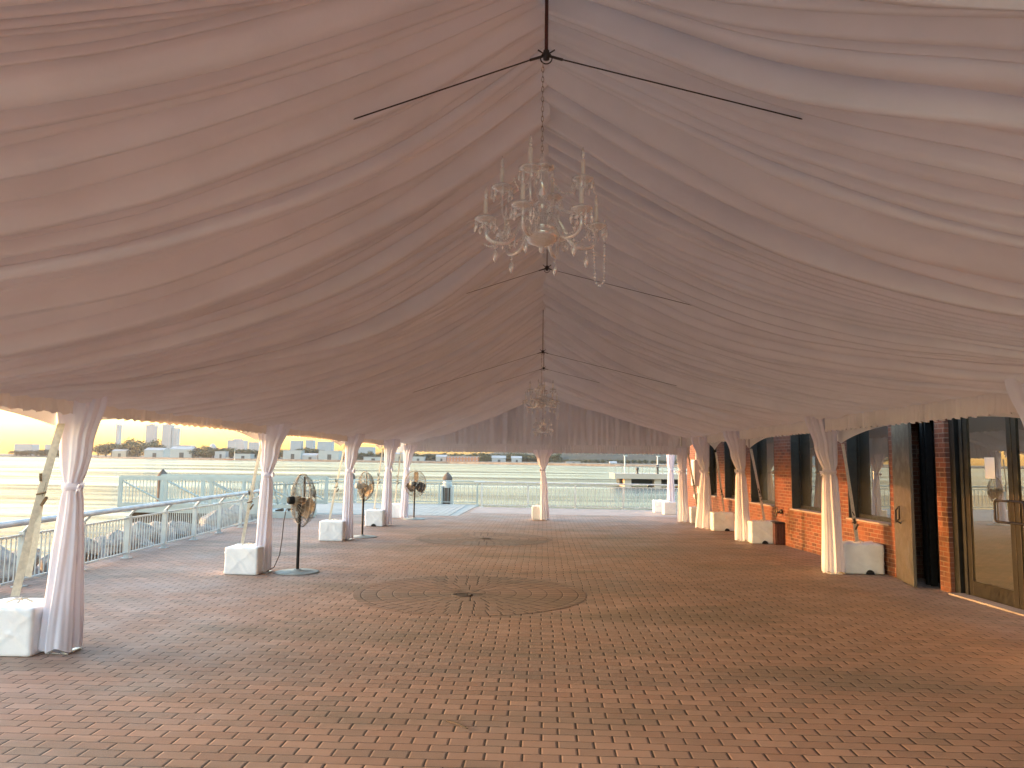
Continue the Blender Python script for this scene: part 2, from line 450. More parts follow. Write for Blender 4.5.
# rafters hidden above the liner, and the kingposts with their tension cables
for (yl, xl), (yr, xr) in zip(LPOST, RPOST):
    mb = MB(); mb.tube([(xl, yl, 2.44), (0, (yl + yr) / 2, RIDGE - .02), (xr, yr, 2.58)], .03, 8); mb.build('rafter', M['alu'], tent)
mb = MB(); mb.tube([(0, -.8, RIDGE), (0, 22.9, RIDGE)], .03, 8); mb.build('ridge_beam', M['alu'], tent)
for (hx, hy, hz) in ((0, 4.45, 4.17), (.03, 9.36, 4.10), (-.02, 14.2, 3.74), (0, 18.5, 3.95)):
    mb = MB(); mb.tube([(hx, hy, hz), (hx, hy, RIDGE)], .011 if hy < 6 else .006, 8); kp = mb.build('kingpost', M['red'], tent)
    mb = MB(); mb.lathe([(.001, .035), (.018, .03), (.022, 0), (.018, -.028), (.001, -.032)], 10, (hx, hy, hz))
    for sx in (-1, 1):
        mb.tube([(hx, hy, hz), (hx + sx * .10, hy, hz - .03)], .008, 6)
        mb.tube([(hx, hy, hz), (hx + sx * .05, hy + .03, hz + .05)], .005, 6)
    mb.tube([(hx + .035 * math.cos(a), hy, hz - .02 + .035 * math.sin(a)) for a in [2 * PI * k / 14 for k in range(14)]], .004, 6, closed=True)
    mb.build('hub', M['cable'], kp)
    for sx in (-1, 1):
        mb = MB(); ex = 4.2 * sx; ez = hz - (.31 if sx < 0 else .24) * 4.2
        mb.tube([(hx + sx * .085, hy, hz - .025), (lerp(hx, ex, .5), hy + .1, lerp(hz, ez, .5) - .01), (ex, hy + .2, ez)], .0042 if hy < 6 else .0032, 6)
        mb.build('tension_cable', M['cable'], kp)

# ---------------------------------------------------------------- the draped ceiling liner
liner = thing('ceiling_liner', 'pleated pale pink fabric liner draped across the whole tent ceiling', 'ceiling liner')
LR = 4.66
def panel(side, ridge0, ridge1, eave0, eave1, seed, hem=.0, last=False):
    g = random.Random(seed)
    L = ridge1 - ridge0
    cuts = [0.0]
    while cuts[-1] < L:
        cuts.append(cuts[-1] + g.choice([.06, .07, .09, .11, .13, .15, .17, .20, .24, .28]) * (1 + .012 * cuts[-1]) * (.62 if ridge0 > 3 and cuts[-1] < 1.2 else 1.0))
    k = L / cuts[-1]; cuts = [c * k for c in cuts]
    amps = [g.uniform(.40, .95) for _ in cuts]
    for i in range(len(amps)):
        if g.random() < .08: amps[i] = 1.08
    skew = [g.choice([.35, .5, .8, 1.4, 2.0, 2.4, 2.8, 3.2, 3.2]) for _ in cuts]
    NU = 46
    ns = 9
    fr = [0, .04, .12, .28, .50, .70, .84, .94, .982, 1.0] if ns == 9 else [0, .06, .2, .45, .74, .92, 1.0]
    rows = []
    for j in range(NU + 1):
        u = j / NU
        row = []
        for i in range(len(cuts) - 1):
            w = cuts[i + 1] - cuts[i]
            for q, f in enumerate(fr[:-1] if i < len(cuts) - 2 else fr):
                d0 = fbm(cuts[i] * .8, u * 1.5, seed * 3.7, 2) * .17
                d1 = fbm(cuts[i + 1] * .8, u * 1.5, seed * 3.7, 2) * .17
                y0 = lerp(cuts[i] + d0, cuts[i + 1] + d1, f)
                v = min(1, max(0, y0 / L))
                if v <= 0.0 or i == 0 and f == 0: v = 0.0
                if i == len(cuts) - 2 and f == 1.0: v = 1.0
                seam = 4.1 - 2.6 * u - .8 * u ** 3.2
                if last:                          # pleats bow towards the near end as they reach the eave
                    st = max(0, 1 - v / .085)
                    A = interp(v, [(0, .8), (.12, 1.6), (.30, 3.3), (.5, 3.1), (1, 0)])
                    y = ridge0 + L * v - 2.6 * u * st - A * u ** 3.2 + .40 * math.sin(PI * u) * (1 - st) * (1 - v)
                else:
                    y = lerp(lerp(ridge0, eave0, u), seam + .07, v)
                am = amps[i] * (.72 + .75 * abs(fbm(i * 1.37, u * 1.1 + seed, 5.1, 2)))
                xe = (-(LX + .10) if side < 0 else right_x(y) - .13)
                ez = 2.20 if side < 0 else 2.46
                uu = u
                ql = max(0, min(1, (y - 16.8) / 6.0)); lr = LR - .82 * ql * ql * (3 - 2 * ql)
                z = ez + (lr - ez) * (1 - uu)
                if last: pass
                sag = .06 * math.sin(PI * (y - 2) / 4.85) ** 2 * math.sin(PI * min(1, u * 1.15 + .02))
                pl = am * min(w * 1.8, .11 + .58 * w) * (math.sin(PI * f ** skew[i]) ** .9 if 0 < f < 1 else 0)
                pl *= (.55 + .45 * math.sin(PI * min(1, .15 + u))) * (1 if u < .88 else 1 - .75 * (u - .88) / .12)
                if not last: pl *= .6
                pl += .02 * fbm(y * .9, u * 3, seed, 2)
                hd = hem * (max(0, v - .9) / .1) ** 2 * (.6 + .5 * math.sin(PI * f))
                drop = sag + pl + hd
                nx = .32 * side * -1
                row.append((side * xe * u + nx * drop * .6, y, z - drop))
        rows.append(row)
    mb = MB(); mb.grid(rows if side < 0 else [r[::-1] for r in rows]); lo = mb.build('liner_panel', M['liner'], liner)
    nc = len(rows[0]); crease = {c for c in range(0, nc, len(fr) - 1)}
    if side > 0: pass
    for e in lo.data.edges:                       # the bottom of every pleat is a sharp crease
        a_, b_ = e.vertices
        if a_ % nc == b_ % nc and a_ % nc in crease: e.use_edge_sharp = True
RB = [-.9, 4.1, 22.85]
EB = [-.9, 1.0, 22.85]
for si, side in enumerate((-1, 1)):
    for k in range(2):
        panel(side, RB[k], RB[k + 1] + (.14 if k == 0 else 0), EB[k], EB[k + 1] + (.14 if k == 0 else 0), 11 + 7 * k + si * 50, .05 if k == 0 else 0, k == 1)

def ruffle(name, path, top, bot, amp, seed, label, lam=.085, mat='valance', cat='valance', group=None, parent=None, topfun=None, rows_n=5):
    """a vertical gathered strip along a plan polyline"""
    g = random.Random(seed)
    pts = []; nrm = []; L = []
    tot = 0
    for (a, b) in zip(path, path[1:]):
        A = Vector(a); B = Vector(b); d = (B - A); n = max(2, int(d.length / (lam / 3)))
        nn = Vector((-d.y, d.x)).normalized()
        for k in range(n):
            pts.append(A + d * (k / n)); nrm.append(nn); L.append(tot + d.length * k / n)
        tot += d.length
    pts.append(Vector(path[-1])); nrm.append(nrm[-1]); L.append(tot)
    rows = []
    for r in range(rows_n + 1):
        t = r / rows_n; row = []
        for p, n, l in zip(pts, nrm, L):
            ph = l / lam + 1.6 * noise.noise(Vector((l * 1.1, seed, 0))) + .5 * noise.noise(Vector((l * 5, seed, t)))
            a = amp * (.45 + .9 * abs(noise.noise(Vector((l * 2.3, seed, 3)))) * 1.6) * (.35 + .65 * t if topfun is None else .8)
            off = a * math.sin(2 * PI * ph) + .012 * noise.noise(Vector((l * .8, seed, t * 2)))
            tz = topfun(p) if topfun else top
            bz = bot + .012 * math.sin(2 * PI * ph * .5 + 1)
            q = p + n * off
            row.append((q.x, q.y, lerp(tz, bz, t)))
        rows.append(row)
    mb = MB(); mb.grid(rows)
    o = mb.build(name, M[mat], parent)
    if label: tag(o, label, cat, group)
    return o
ruffle('gathered_valance', [(LX - .02, y) for y in (-.8, 22.7)], 2.38, 2.085, .032, 3,
       'gathered cloth valance along the water side of the tent, glowing orange from behind', group='gathered valances round the tent')
ruffle('gathered_valance', [(right_x(y) - .06, y) for y in (-.8, 7, 12, 17, 22.7)][::-1], 2.56, 2.245, .034, 4,
       'gathered cream cloth valance along the brick building side of the tent', group='gathered valances round the tent')
gc = thing('gable_curtain', 'pleated fabric curtain closing the triangular far gable of the tent', 'curtain')
ruffle('pleated_panel', [(-4.15, 22.88), (4.3, 22.88)], 0, 2.17, .075, 9, None, lam=.16, mat='liner', parent=gc,
       topfun=lambda p: 2.30 + 1.75 * max(0, 1 - abs(p.x) / 4.3), rows_n=10)
ruffle('gathered_band', [(-4.15, 22.80), (4.3, 22.80)], 2.20, 1.955, .03, 10, None, lam=.07, mat='liner', parent=gc)

# ---------------------------------------------------------------- leg drapes
def drape(x, y, ztop, tz, top, tie, bot, label, seed, dtop=.20, group='tied white drapes on the tent legs'):
    root = thing('leg_drape', label, 'drape', (x, y, 0), 0, group)
    tx = [(0.03, bot), (tz * .5, ((bot[0] * .55 + tie[0] * .45), (bot[1] * .55 + tie[1] * .45))), (tz, tie),
          (lerp(tz, ztop, .45), (lerp(tie[0], top[0], .42), lerp(tie[1], top[1], .36))), (ztop, top)]
    N = 132; rows = []; NZ = 44
    for j in range(NZ + 1):
        t = j / NZ; z = lerp(.035, ztop, t)
        a = interp(z, [(q[0], q[1][0]) for q in tx]); b = interp(z, [(q[0], q[1][1]) for q in tx])
        near = math.exp(-((z - tz) / .09) ** 2)
        dep = interp(z, [(0.03, .15), (tz, .065), (ztop, dtop * .5)])
        row = []
        for k in range(N):
            q = 2 * PI * k / N
            nz = noise.noise(Vector((math.cos(q) * 1.4, math.sin(q) * 1.4, seed * 3.1 + z * .35)))
            wav = math.sin(8 * q + 4 * nz + seed) * .7 + .35 * math.sin(15 * q + 5 * nz + 1.7 * seed) + 1.0 * nz
            am = interp(z, [(0.03, .022), (tz - .05, .012), (tz, .006), (tz + .1, .012), (ztop, .020)])
            cx = (a + b) / 2; rx = abs(b - a) / 2 * (1 - .28 * near)
            px = cx + (rx + am * wav) * math.cos(q)
            py = (dep + am * wav) * math.sin(q)
            zz = z + (.018 * nz + .012 * math.sin(5 * q + seed) if j == 0 else 0)
            row.append((px, py, max(.012, zz)))
        rows.append(row)
    mb = MB(); mb.grid(rows, True, True); mb.build('cloth', M['sheer'], root)
    # tie band with a small bow of gathered cloth on the aisle side
    cx = (tie[0] + tie[1]) / 2; rx = abs(tie[1] - tie[0]) / 2 * .74 + .006; s = 1 if top[1] > 0 and abs(top[1]) > abs(top[0]) else -1
    mb = MB(); pr = []
    for r, dz in ((0, -.035), (.012, -.02), (.016, 0), (.012, .02), (0, .035)):
        pr.append([(cx + (rx + r) * math.cos(2 * PI * k / 28), (.075 + r) * math.sin(2 * PI * k / 28), tz + dz + .006 * math.sin(k * 2.1)) for k in range(28)])
    mb.grid(pr, True, True)
    inner = cx + s * (rx + .01)
    for h in range(9):
        an = rnd.uniform(-1.2, 1.2); ln = rnd.uniform(.035, .075)
        e = Vector((inner + s * ln * math.cos(an) * .8, -.05 + rnd.uniform(-.06, .05), tz + ln * math.sin(an)))
        c = Vector((inner - s * .01, -.04, tz))
        w = Vector((0, .02, .022)).lerp(Vector((0, -.015, .02)), rnd.random())
        mb.grid([[c - w * .3, c, c + w * .3], [(c + e) / 2 - w, (c + e) / 2 + Vector((0, -.015, 0)), (c + e) / 2 + w], [e - w * 1.2, e, e + w * 1.2]])
    mb.build('tie_band', M['sheer'], root)
    return root
L1 = ((-.20, .24), (-.11, .07), (-.20, .12))
L2 = ((-.17, .33), (-.09, .08), (-.12, .09))
drape(-4.2, 6.8, 2.25, 1.44, *L1, 'large white tied drape nearest the camera on the water side, beside a cream strap', 1)
drape(-4.2, 11.65, 2.25, 1.46, *L2, 'white tied drape on the leg directly left of the nearest pedestal fan', 2)
drape(-4.18, 16.5, 2.25, 1.46, (-.10, .33), (-.07, .10), (-.10, .12), 'white tied drape between the nearest fan and the second fan', 3)
drape(-4.10, 20.2, 2.25, 1.46, (-.10, .34), (-.05, .13), (-.10, .14), 'white tied drape between the second fan and the farthest fan', 4)
drape(-4.05, 22.7, 2.15, 1.44, (-.08, .32), (-.05, .10), (-.12, .08), 'white tied drape touching the left edge of the farthest fan', 5)
drape(4.65, 7.2, 2.52, 1.6, (-.40, .12), (-.13, .10), (-.16, .14), 'pale drape cut off by the frame in front of the glass doors', 6)
drape(4.59, 12.6, 2.50, 1.60, (-.38, .12), (-.12, .12), (-.15, .17), 'sheer drape in front of the wide window beside the tan door, lower half sunlit', 7)
drape(4.42, 17.5, 2.44, 1.54, (-.36, .10), (-.10, .10), (-.13, .18), 'sunlit peach drape on the fourth leg from the far right corner', 8)
drape(4.32, 20.6, 2.40, 1.50, (-.40, .06), (-.16, .06), (-.30, .12), 'wide flaring peach drape in front of the dark window near the wall end', 9)
drape(4.12, 22.85, 2.15, 1.46, (-.22, .12), (-.16, .08), (-.18, .10), 'slim peach drape at the far right corner under the gable', 10)
drape(4.30, 26.3, 2.15, 1.46, (-.14, .16), (-.09, .10), (-.13, .13), 'bluish white drape outside the tent beyond the far right corner', 11)
drape(0, 22.72, 2.05, 1.46, (-.30, .30), (-.06, .08), (-.06, .20), 'peach drape on the single middle leg of the far gable', 12)

# ---------------------------------------------------------------- ballast blocks and tie down straps
def wrapped_block(sx, sy, sz, seed):
    bm = bmesh.new(); bmesh.ops.create_cube(bm, size=1)
    bmesh.ops.subdivide_edges(bm, edges=bm.edges[:], cuts=23, use_grid_fill=True)
    for v in bm.verts:
        p = v.co * 2
        # rounded box
        q = Vector([math.copysign(min(1, abs(c)), c) for c in p])
        rr = .10
        inn = Vector([max(-1 + rr, min(1 - rr, c)) for c in q]); d = q - inn
        if d.length > 1e-6: q = inn + d.normalized() * rr
        w = Vector((q.x * sx / 2, q.y * sy / 2, q.z * sz / 2))
        n1 = fbm(w.x * 4 + seed, w.y * 4, w.z * 4 + seed, 2)
        fold = 1 - abs(math.sin(3.2 * (w.x * 1.3 + w.z * 1.7 + w.y * .8) * 2.2 + seed + .9 * n1))
        fold2 = 1 - abs(math.sin((w.x * -2.1 + w.z * 2.3 + w.y) * 4.1 + 2 * seed + .8 * n1))
        off = .004 * n1 + .012 * fold ** 5 + .008 * fold2 ** 7
        if w.z < -sz / 2 + .02: off *= .2
        v.co = w + q.normalized() * off + Vector((0, 0, sz / 2))
        if v.co.z < .004: v.co.z = .004
    me = bpy.data.meshes.new('cloth_wrap'); bm.to_mesh(me); bm.free()
    for p in me.polygons: p.use_smooth = True
    me.materials.append(M['wrap']); return me
def weight(x, y, rz, size, label, seed, notch=None):
    root = thing('ballast_block', label, 'tent weight', (x, y, 0), rz, 'white wrapped ballast blocks at the tent legs')
    o = bpy.data.objects.new('cloth_wrap', wrapped_block(*size, seed)); COL.objects.link(o); o.parent = root
    if notch is not None:
        mb = MB(); r = .062
        pr = [(notch + r * math.cos(PI * k / 12), -size[1] / 2 - .03, r * 1.1 * math.sin(PI * k / 12) + .004) for k in range(13)]
        bk = [(p[0], -size[1] / 2 + .06, p[2]) for p in pr]
        mb.add(pr, [tuple(range(13))]); mb.grid([pr, bk])
        mb.build('lifting_hole_shade', M['black'], root)  # black half-disc on the face stands in for the hole's dark inside
    mb = MB()
    mb.tube([(-.09, -.05, size[2] + .01), (-.03, -.02, size[2] + .035), (.04, .03, size[2] + .03), (.10, .02, size[2] + .008)], .008, 6)
    mb.tube([(-.03, .08, size[2] + .01), (.0, .02, size[2] + .04), (.02, -.06, size[2] + .01)], .008, 6)
    mb.build('strap_knot', M['strap'], root)
    return root
def strap(a, b, label, seed, w=.045, rt=.5, tail=0, mat='strap'):
    A = Vector(a); B = Vector(b); root = thing('tie_down_strap', label, 'strap', a, 0, 'cream tie down straps at the tent legs')
    mb = MB(); rows = []
    n = 26; d = B - A
    for k in range(n + 1):
        t = k / n; p = d * t
        tw = .45 * math.sin(2.2 * t + seed)
        sd = Vector((math.cos(tw), math.sin(tw) * .6, 0)) * w / 2
        bow = Vector((0, -.02 * math.sin(PI * t), 0))
        rows.append([p - sd + bow, p + bow + Vector((0, -.003, 0)), p + sd + bow])
    mb.grid(rows)
    if tail:
        t0 = d * .55
        mb.grid([[t0 + Vector((-.03, 0, 0)), t0 + Vector((.03, 0, 0))], [d * .4 + Vector((.02, -.03, -.1)), d * .4 + Vector((.075, -.03, -.1))],
                 [d * .2 + Vector((.04, -.04, -.12)), d * .2 + Vector((.10, -.04, -.13))]])
    mb.build('webbing', M[mat], root)
    mb = MB(); c = d * rt
    an = math.atan2(d.x, d.z)
    mb.box(c, (.035, .035, .13), 0, 0, an); mb.tube([c + Vector((-.05, -.02, -.05)), c + Vector((.04, -.03, -.03))], .009, 8)
    mb.box(c + Vector((.03, -.03, -.11)), (.02, .02, .10), 0, .3, an + .5); mb.box(c + Vector((-.02, -.02, .10)), (.015, .03, .07), 0, 0, an - .3)
    mb.build('ratchet', M['ratchet'], root)
    return root
weight(-4.64, 6.82, .03, (.56, .50, .41), 'large white wrapped block beside the nearest left drape', 1, -.22)
weight(-4.42, 11.58, -.02, (.50, .50, .40), 'white wrapped block with a diagonal fold, left of the drape next to the nearest fan', 2)
weight(-4.42, 16.35, .02, (.50, .46, .41), 'white wrapped block just behind and to the right of the nearest fan', 3)
weight(-4.32, 20.0, .02, (.46, .46, .41), 'white wrapped block behind the pole of the second fan', 4, .0)
weight(-4.28, 22.9, .02, (.40, .46, .41), 'white wrapped block just left of the farthest left drape', 5)
weight(5.10, 12.84, -.04, (.62, .50, .47), 'cream wrapped block with a notch, below the wide window beside the tan door', 6, .08)
weight(4.80, 17.25, -.04, (.58, .46, .47), 'cream wrapped block with a notch, beside the dark red box', 7, .0)
weight(4.62, 20.25, -.04, (.55, .45, .46), 'cream wrapped block with a notch, between the wide flaring drape and the fourth leg drape', 8, .08)
weight(4.42, 22.6, -.04, (.36, .42, .45), 'cream wrapped block under the white wall cabinet by the far corner', 9)
weight(4.22, 26.1, 0, (.42, .40, .42), 'bluish white wrapped block under the outdoor drape beyond the far corner', 10)
weight(4.05, 27.0, 0, (.46, .40, .42), 'pale wrapped block against the far railing, left of the outdoor drape', 11)
weight(-.14, 22.95, 0, (.34, .36, .40), 'white wrapped block behind the middle drape of the far gable', 12)
strap((-4.62, 6.72, .48), (-4.30, 6.70, 2.0), 'broad cream strap with a loose tail, at the nearest left drape', 1, .075, .62, 1)
strap((-4.50, 11.55, .43), (-4.28, 11.6, 2.0), 'cream strap with a dark ratchet, left of the drape next to the nearest fan', 2, .05, .42)
strap((-4.50, 16.3, .44), (-4.25, 16.4, 2.0), 'cream strap rising from the block behind the nearest fan', 3, .045, .46)
strap((-4.36, 20.0, .44), (-4.2, 20.1, 2.0), 'cream strap rising beside the second fan', 4, .04, .5)
strap((-4.36, 22.8, .44), (-4.2, 22.7, 1.95), 'cream strap rising just left of the farthest left drape', 5, .04, .45)
strap((5.05, 12.75, .5), (4.82, 12.62, 2.05), 'cream strap crossing the brick pier left of the widest sunlit weight by the tan door', 6, .06, .22)
strap((4.84, 17.2, .5), (4.64, 17.45, 2.05), 'cream strap crossing the third window, above the block beside the dark red box', 7, .06, .35)
strap((4.66, 20.2, .5), (4.54, 20.5, 2.0), 'brown-looking strap rising from the block between two peach drapes on the building side', 8, .05, .3)
strap((4.44, 22.55, .5), (4.24, 22.8, 2.0), 'strap slanting past the white wall cabinet by the far corner', 9, .05, .4)

# ---------------------------------------------------------------- pedestal fans
def fan(x, y, hub, rad, yaw, label, blade, motor, tiltz=0, cord=None):
    root = thing('pedestal_fan', label, 'fan', (x, y, 0), 0, 'pedestal fans along the water side')
    mb = MB(); mb.lathe([(.001, .055), (.05, .05), (.06, .03), (.30, .018), (.33, .010), (.33, .002), (.001, .002)], 28)
    mb.build('base', M['base'], root)
    mb = MB(); mb.tube([(0, 0, .03), (0, 0, hub - .13)], .023, 10); mb.tube([(0, 0, hub - .35), (0, 0, hub - .05)], .03, 10)
    mb.build('pole', M['black'], root)
    # head: local +y is the direction the fan blows
    hd = bpy.data.objects.new('fan_head', None)
    Mx = Matrix.Translation((0, 0, hub)) @ Matrix.Rotation(yaw, 4, 'Z')
    def put(mb, name, mat, par=root):
        mb.v = [tuple(Mx @ Vector(v)) for v in mb.v]; return mb.build(name, mat, par)
    bpy.data.objects.remove(hd)
    def disc(r, yy, n=40): return [(r * math.cos(2 * PI * k / n), yy, r * math.sin(2 * PI * k / n)) for k in range(n)]
    mb = MB()
    for f, yy in ((.22, .21), (.45, .19), (.66, .16), (.84, .12), (1.0, .04)):
        mb.tube(disc(rad * f, yy), .0035 if f < 1 else .006, 5, closed=True)
    for f, yy in ((.35, -.09), (.66, -.06), (.88, -.03), (1.0, .02)):
        mb.tube(disc(rad * f, yy), .0035 if f < 1 else .006, 5, closed=True)
    for k in range(30):
        c, s = math.cos(2 * PI * k / 30), math.sin(2 * PI * k / 30)
        mb.tube([(rad * q * c, yy, rad * q * s) for q, yy in ((.1, .215), (.45, .19), (.84, .12), (1, .03), (.66, -.06), (.2, -.095))], .0030, 4, caps=False)
    put(mb, 'grille', M['wire'])
    for b in range(3):
        mb = MB(); rows = []
        a0 = PI / 2 + b * 2 * PI / 3
        for i in range(8):
            t = i / 7; r = lerp(.05, rad * .90, t); wd = .09 + .17 * math.sin(PI * min(1, t * .62 + .15)); row = []
            for j in range(5):
                q = (j / 4 - .5) * wd
                row.append((r * math.cos(a0) - q * math.sin(a0), .06 + q * .45 + .015 * math.cos(PI * (j / 4 - .5)), r * math.sin(a0) + q * math.cos(a0)))
            rows.append(row)
        mb.grid(rows); put(mb, 'blade', M[blade])
    def ylathe(mb, prof, n=18):
        o = MB(); o.lathe(prof, n); mb.add([(v[0], v[2], v[1]) for v in o.v], [f[::-1] for f in o.f], True)
    mb = MB(); ylathe(mb, [(.001, .10), (.035, .09), (.04, .03), (.06, .01), (.065, -.06), (.055, -.10), (.001, -.10)]); put(mb, 'motor', M[motor])
    mb = MB(); ylathe(mb, [(.058, -.095), (.062, -.11), (.06, -.17), (.045, -.19), (.001, -.19)]); put(mb, 'motor_cap', M['black' if motor == 'fan_tan' else 'base'])
    mb = MB(); mb.box((0, -.03, -.10), (.045, .05, .14)); put(mb, 'bracket', M['black'])
    if cord:
        mb = MB(); mb.tube(cord, .007, 6); mb.build('power_cord', M['cord'], root)
    return root
crd = [(-.20, -.02, .95), (-.24, .0, .75), (-.26, .02, .5), (-.29, .02, .25), (-.36, .0, .07), (-.45, -.05, .012), (-.55, -.05, .01), (-.62, .05, .01)]
fan(-3.70, 11.72, 1.08, .40, -R(54), 'nearest pedestal fan with a black motor cap and brown blades', 'fan_blade', 'fan_tan', cord=crd)
fan(-3.98, 17.1, 1.12, .32, -R(56), 'second pedestal fan with tan blades, between two drapes', 'fan_tan', 'base')
fan(-3.72, 22.4, 1.02, .38, -R(28), 'farthest pedestal fan, its three dark blades seen face on', 'black', 'black')

# ---------------------------------------------------------------- chandeliers
def chandelier():
    root = thing('crystal_chandelier', 'large crystal chandelier with glass arms hanging nearest the camera', 'chandelier', (0, 0, 0), 0, 'crystal chandeliers along the ridge')
    mb = MB(); z = -.03; k = 0
    while z > -.60:
        ang = 0 if k % 2 else PI / 2
        pts = [(.007 * math.cos(a) * math.cos(ang), .007 * math.cos(a) * math.sin(ang), z + .019 * math.sin(a)) for a in [2 * PI * i / 10 for i in range(10)]]
        mb.tube(pts, .0024, 5, closed=True); z -= .031; k += 1
    mb.build('chain', M['chrome'], root)
    mb = MB(); mb.lathe([(.002, -.58), (.012, -.59), (.018, -.62), (.010, -.65), (.03, -.68), (.045, -.73), (.05, -.79), (.032, -.85), (.018, -.88), (.04, -.90), (.04, -.92), (.03, -.94), (.045, -.97), (.075, -1.03), (.09, -1.06), (.055, -1.075)], 24, flute=12, amp=.06)
    mb.build('stem', M['crystal'], root)
    mb = MB(); mb.lathe([(.03, -1.07), (.105, -1.075), (.112, -1.09), (.10, -1.115), (.07, -1.14), (.03, -1.155), (.012, -1.165), (.016, -1.185), (.002, -1.20)], 28, flute=14, amp=.03)
    mb.build('bowl', M['crystal'], root)
    mb = MB(); mb.lathe([(.03, -.70), (.075, -.685), (.08, -.675), (.075, -.672), (.03, -.69)], 20, flute=10, amp=.06); mb.build('crown_dish', M['crystal'], root)
    # shared sub-part meshes
    pan = MB(); pan.lathe([(.008, -.018), (.03, -.012), (.062, 0), (.068, .012), (.062, .010), (.03, -.002), (.018, .004), (.022, .03), (.018, .035), (.012, .03)], 22, flute=11, amp=.04); pan_me = pan.mesh('drip_pan', M['crystal'])
    can = MB(); can.lathe([(.012, .02), (.0125, .125), (.009, .13), (.001, .13)], 12); can_me = can.mesh('candle_sleeve', M['candle'])
    bul = MB(); bul.lathe([(.006, .13), (.012, .145), (.013, .158), (.008, .18), (.002, .205)], 12); bul_me = bul.mesh('bulb', M['crystal'])
    drp = MB(); drp.tube([(0, 0, 0), (0, 0, -.022)], .0015, 4); drp.ball((0, 0, -.012), .006, 6, 4)
    drp.lathe([(.001, -.02), (.006, -.028), (.012, -.048), (.009, -.06), (.001, -.072)], 6); drp_me = drp.mesh('crystal_drop', M['crystal'])
    big = MB(); big.tube([(0, 0, 0), (0, 0, -.03)], .0015, 4); big.ball((0, 0, -.016), .009, 6, 4)
    big.lathe([(.001, -.03), (.010, -.04), (.020, -.068), (.014, -.088), (.001, -.112)], 6); big_me = big.mesh('crystal_drop', M['crystal'])
    def inst(me, name, par, loc):
        o = bpy.data.objects.new(name, me); COL.objects.link(o); o.parent = par; o.location = loc; return o
    def arm(an, rr, z0, dip, zc, thick, drops):
        c, s = math.cos(an), math.sin(an)
        ctl = [(.03, z0), (rr * .30, z0 + .03), (rr * .55, dip + .02), (rr * .80, dip), (rr * .97, dip + .03), (rr, zc - .02)]
        pts = []
        for i in range(len(ctl) - 1):
            p0 = ctl[max(0, i - 1)]; p1 = ctl[i]; p2 = ctl[i + 1]; p3 = ctl[min(len(ctl) - 1, i + 2)]
            for q in range(5):
                t = q / 5
                f = lambda a, b, cc, d: .5 * (2 * b + (cc - a) * t + (2 * a - 5 * b + 4 * cc - d) * t * t + (3 * b - a - 3 * cc + d) * t ** 3)
                pts.append((f(p0[0], p1[0], p2[0], p3[0]), f(p0[1], p1[1], p2[1], p3[1])))
        pts.append(ctl[-1])
        mb = MB(); mb.tube([(r * c, r * s, z) for r, z in pts], [thick * (1.15 - .35 * i / len(pts)) for i in range(len(pts))], 8)
        mb.lathe([(.012, -.03), (.02, -.02), (.012, -.008)], 12, (rr * c, rr * s, zc))
        a = mb.build('arm', M['crystal'], root)
        top = (rr * c, rr * s, zc)
        inst(pan_me, 'drip_pan', a, top); inst(can_me, 'candle_sleeve', a, top); inst(bul_me, 'bulb', a, top)
        for q in range(drops):
            t = an + 2 * PI * (q + .5) / drops
            inst(drp_me, 'crystal_drop', a, (rr * c + .062 * math.cos(t), rr * s + .062 * math.sin(t), zc))
        inst(big_me, 'crystal_drop', a, (rr * .82 * c, rr * .82 * s, dip - .012))
    for k in range(4): arm(R(75 + 90 * k), .25, -.95, -.97, -.78, .011, 8)
    for k in range(6): arm(R(12 + 60 * k), .335, -1.02, -1.15, -1.02, .013, 8)
    def strand(pts, n, r=.0072):
        P = [Vector(p) for p in pts]; ln = [0]
        for a, b in zip(P, P[1:]): ln.append(ln[-1] + (b - a).length)
        mb = MB()
        for i in range(n):
            d = ln[-1] * i / (n - 1)
            for j in range(len(P) - 1):
                if d <= ln[j + 1] + 1e-9:
                    t = (d - ln[j]) / max(1e-9, ln[j + 1] - ln[j]); mb.ball(P[j].lerp(P[j + 1], t), r, 6, 4); break
        mb.build('bead_strand', M['crystal'], root)
    def sw(a, b, sag, n=14): return [Vector(a).lerp(Vector(b), i / n) + Vector((0, 0, -sag * 4 * (i / n) * (1 - i / n))) for i in range(n + 1)]
    for k in range(6):
        a0 = R(12 + 60 * k); a1 = R(72 + 60 * k)
        strand(sw((.06 * math.cos(a0), .06 * math.sin(a0), -.92), (.30 * math.cos(a0 + .2), .30 * math.sin(a0 + .2), -1.05), .12), 20)
    for k in range(3):
        a0 = R(75 + 120 * k)
        strand(sw((.05 * math.cos(a0), .05 * math.sin(a0), -.70), (.22 * math.cos(a0 + .5), .22 * math.sin(a0 + .5), -.80), .10), 18)
    strand([(.30, -.05, -1.02), (.305, -.05, -1.2), (.315, -.05, -1.38), (.34, -.05, -1.41), (.365, -.05, -1.38), (.368, -.05, -1.2), (.37, -.05, -1.02)], 44)
    strand(sw((-.20, -.12, -1.06), (-.33, -.06, -1.16), .06), 14, .007)
    return root
ch = chandelier()
ch.location = (-.02, 4.45, 4.14)
c2 = copy_tree(ch); c2.location = (-.04, 14.2, 3.72); c2.scale = (.88, .88, .88); c2['label'] = 'second crystal chandelier, small with distance, hanging before the far gable'
c3 = copy_tree(ch); c3.location = (-.02, 21.6, 3.38); c3.scale = (.76, .76, .76); c3['label'] = 'lowest and farthest crystal chandelier, just in front of the gable curtain'
mb = MB(); mb.tube([(0, 0, 0), (0, 0, .62)], .005, 6); mb.build('hanging_cord', M['chrome'], c3)

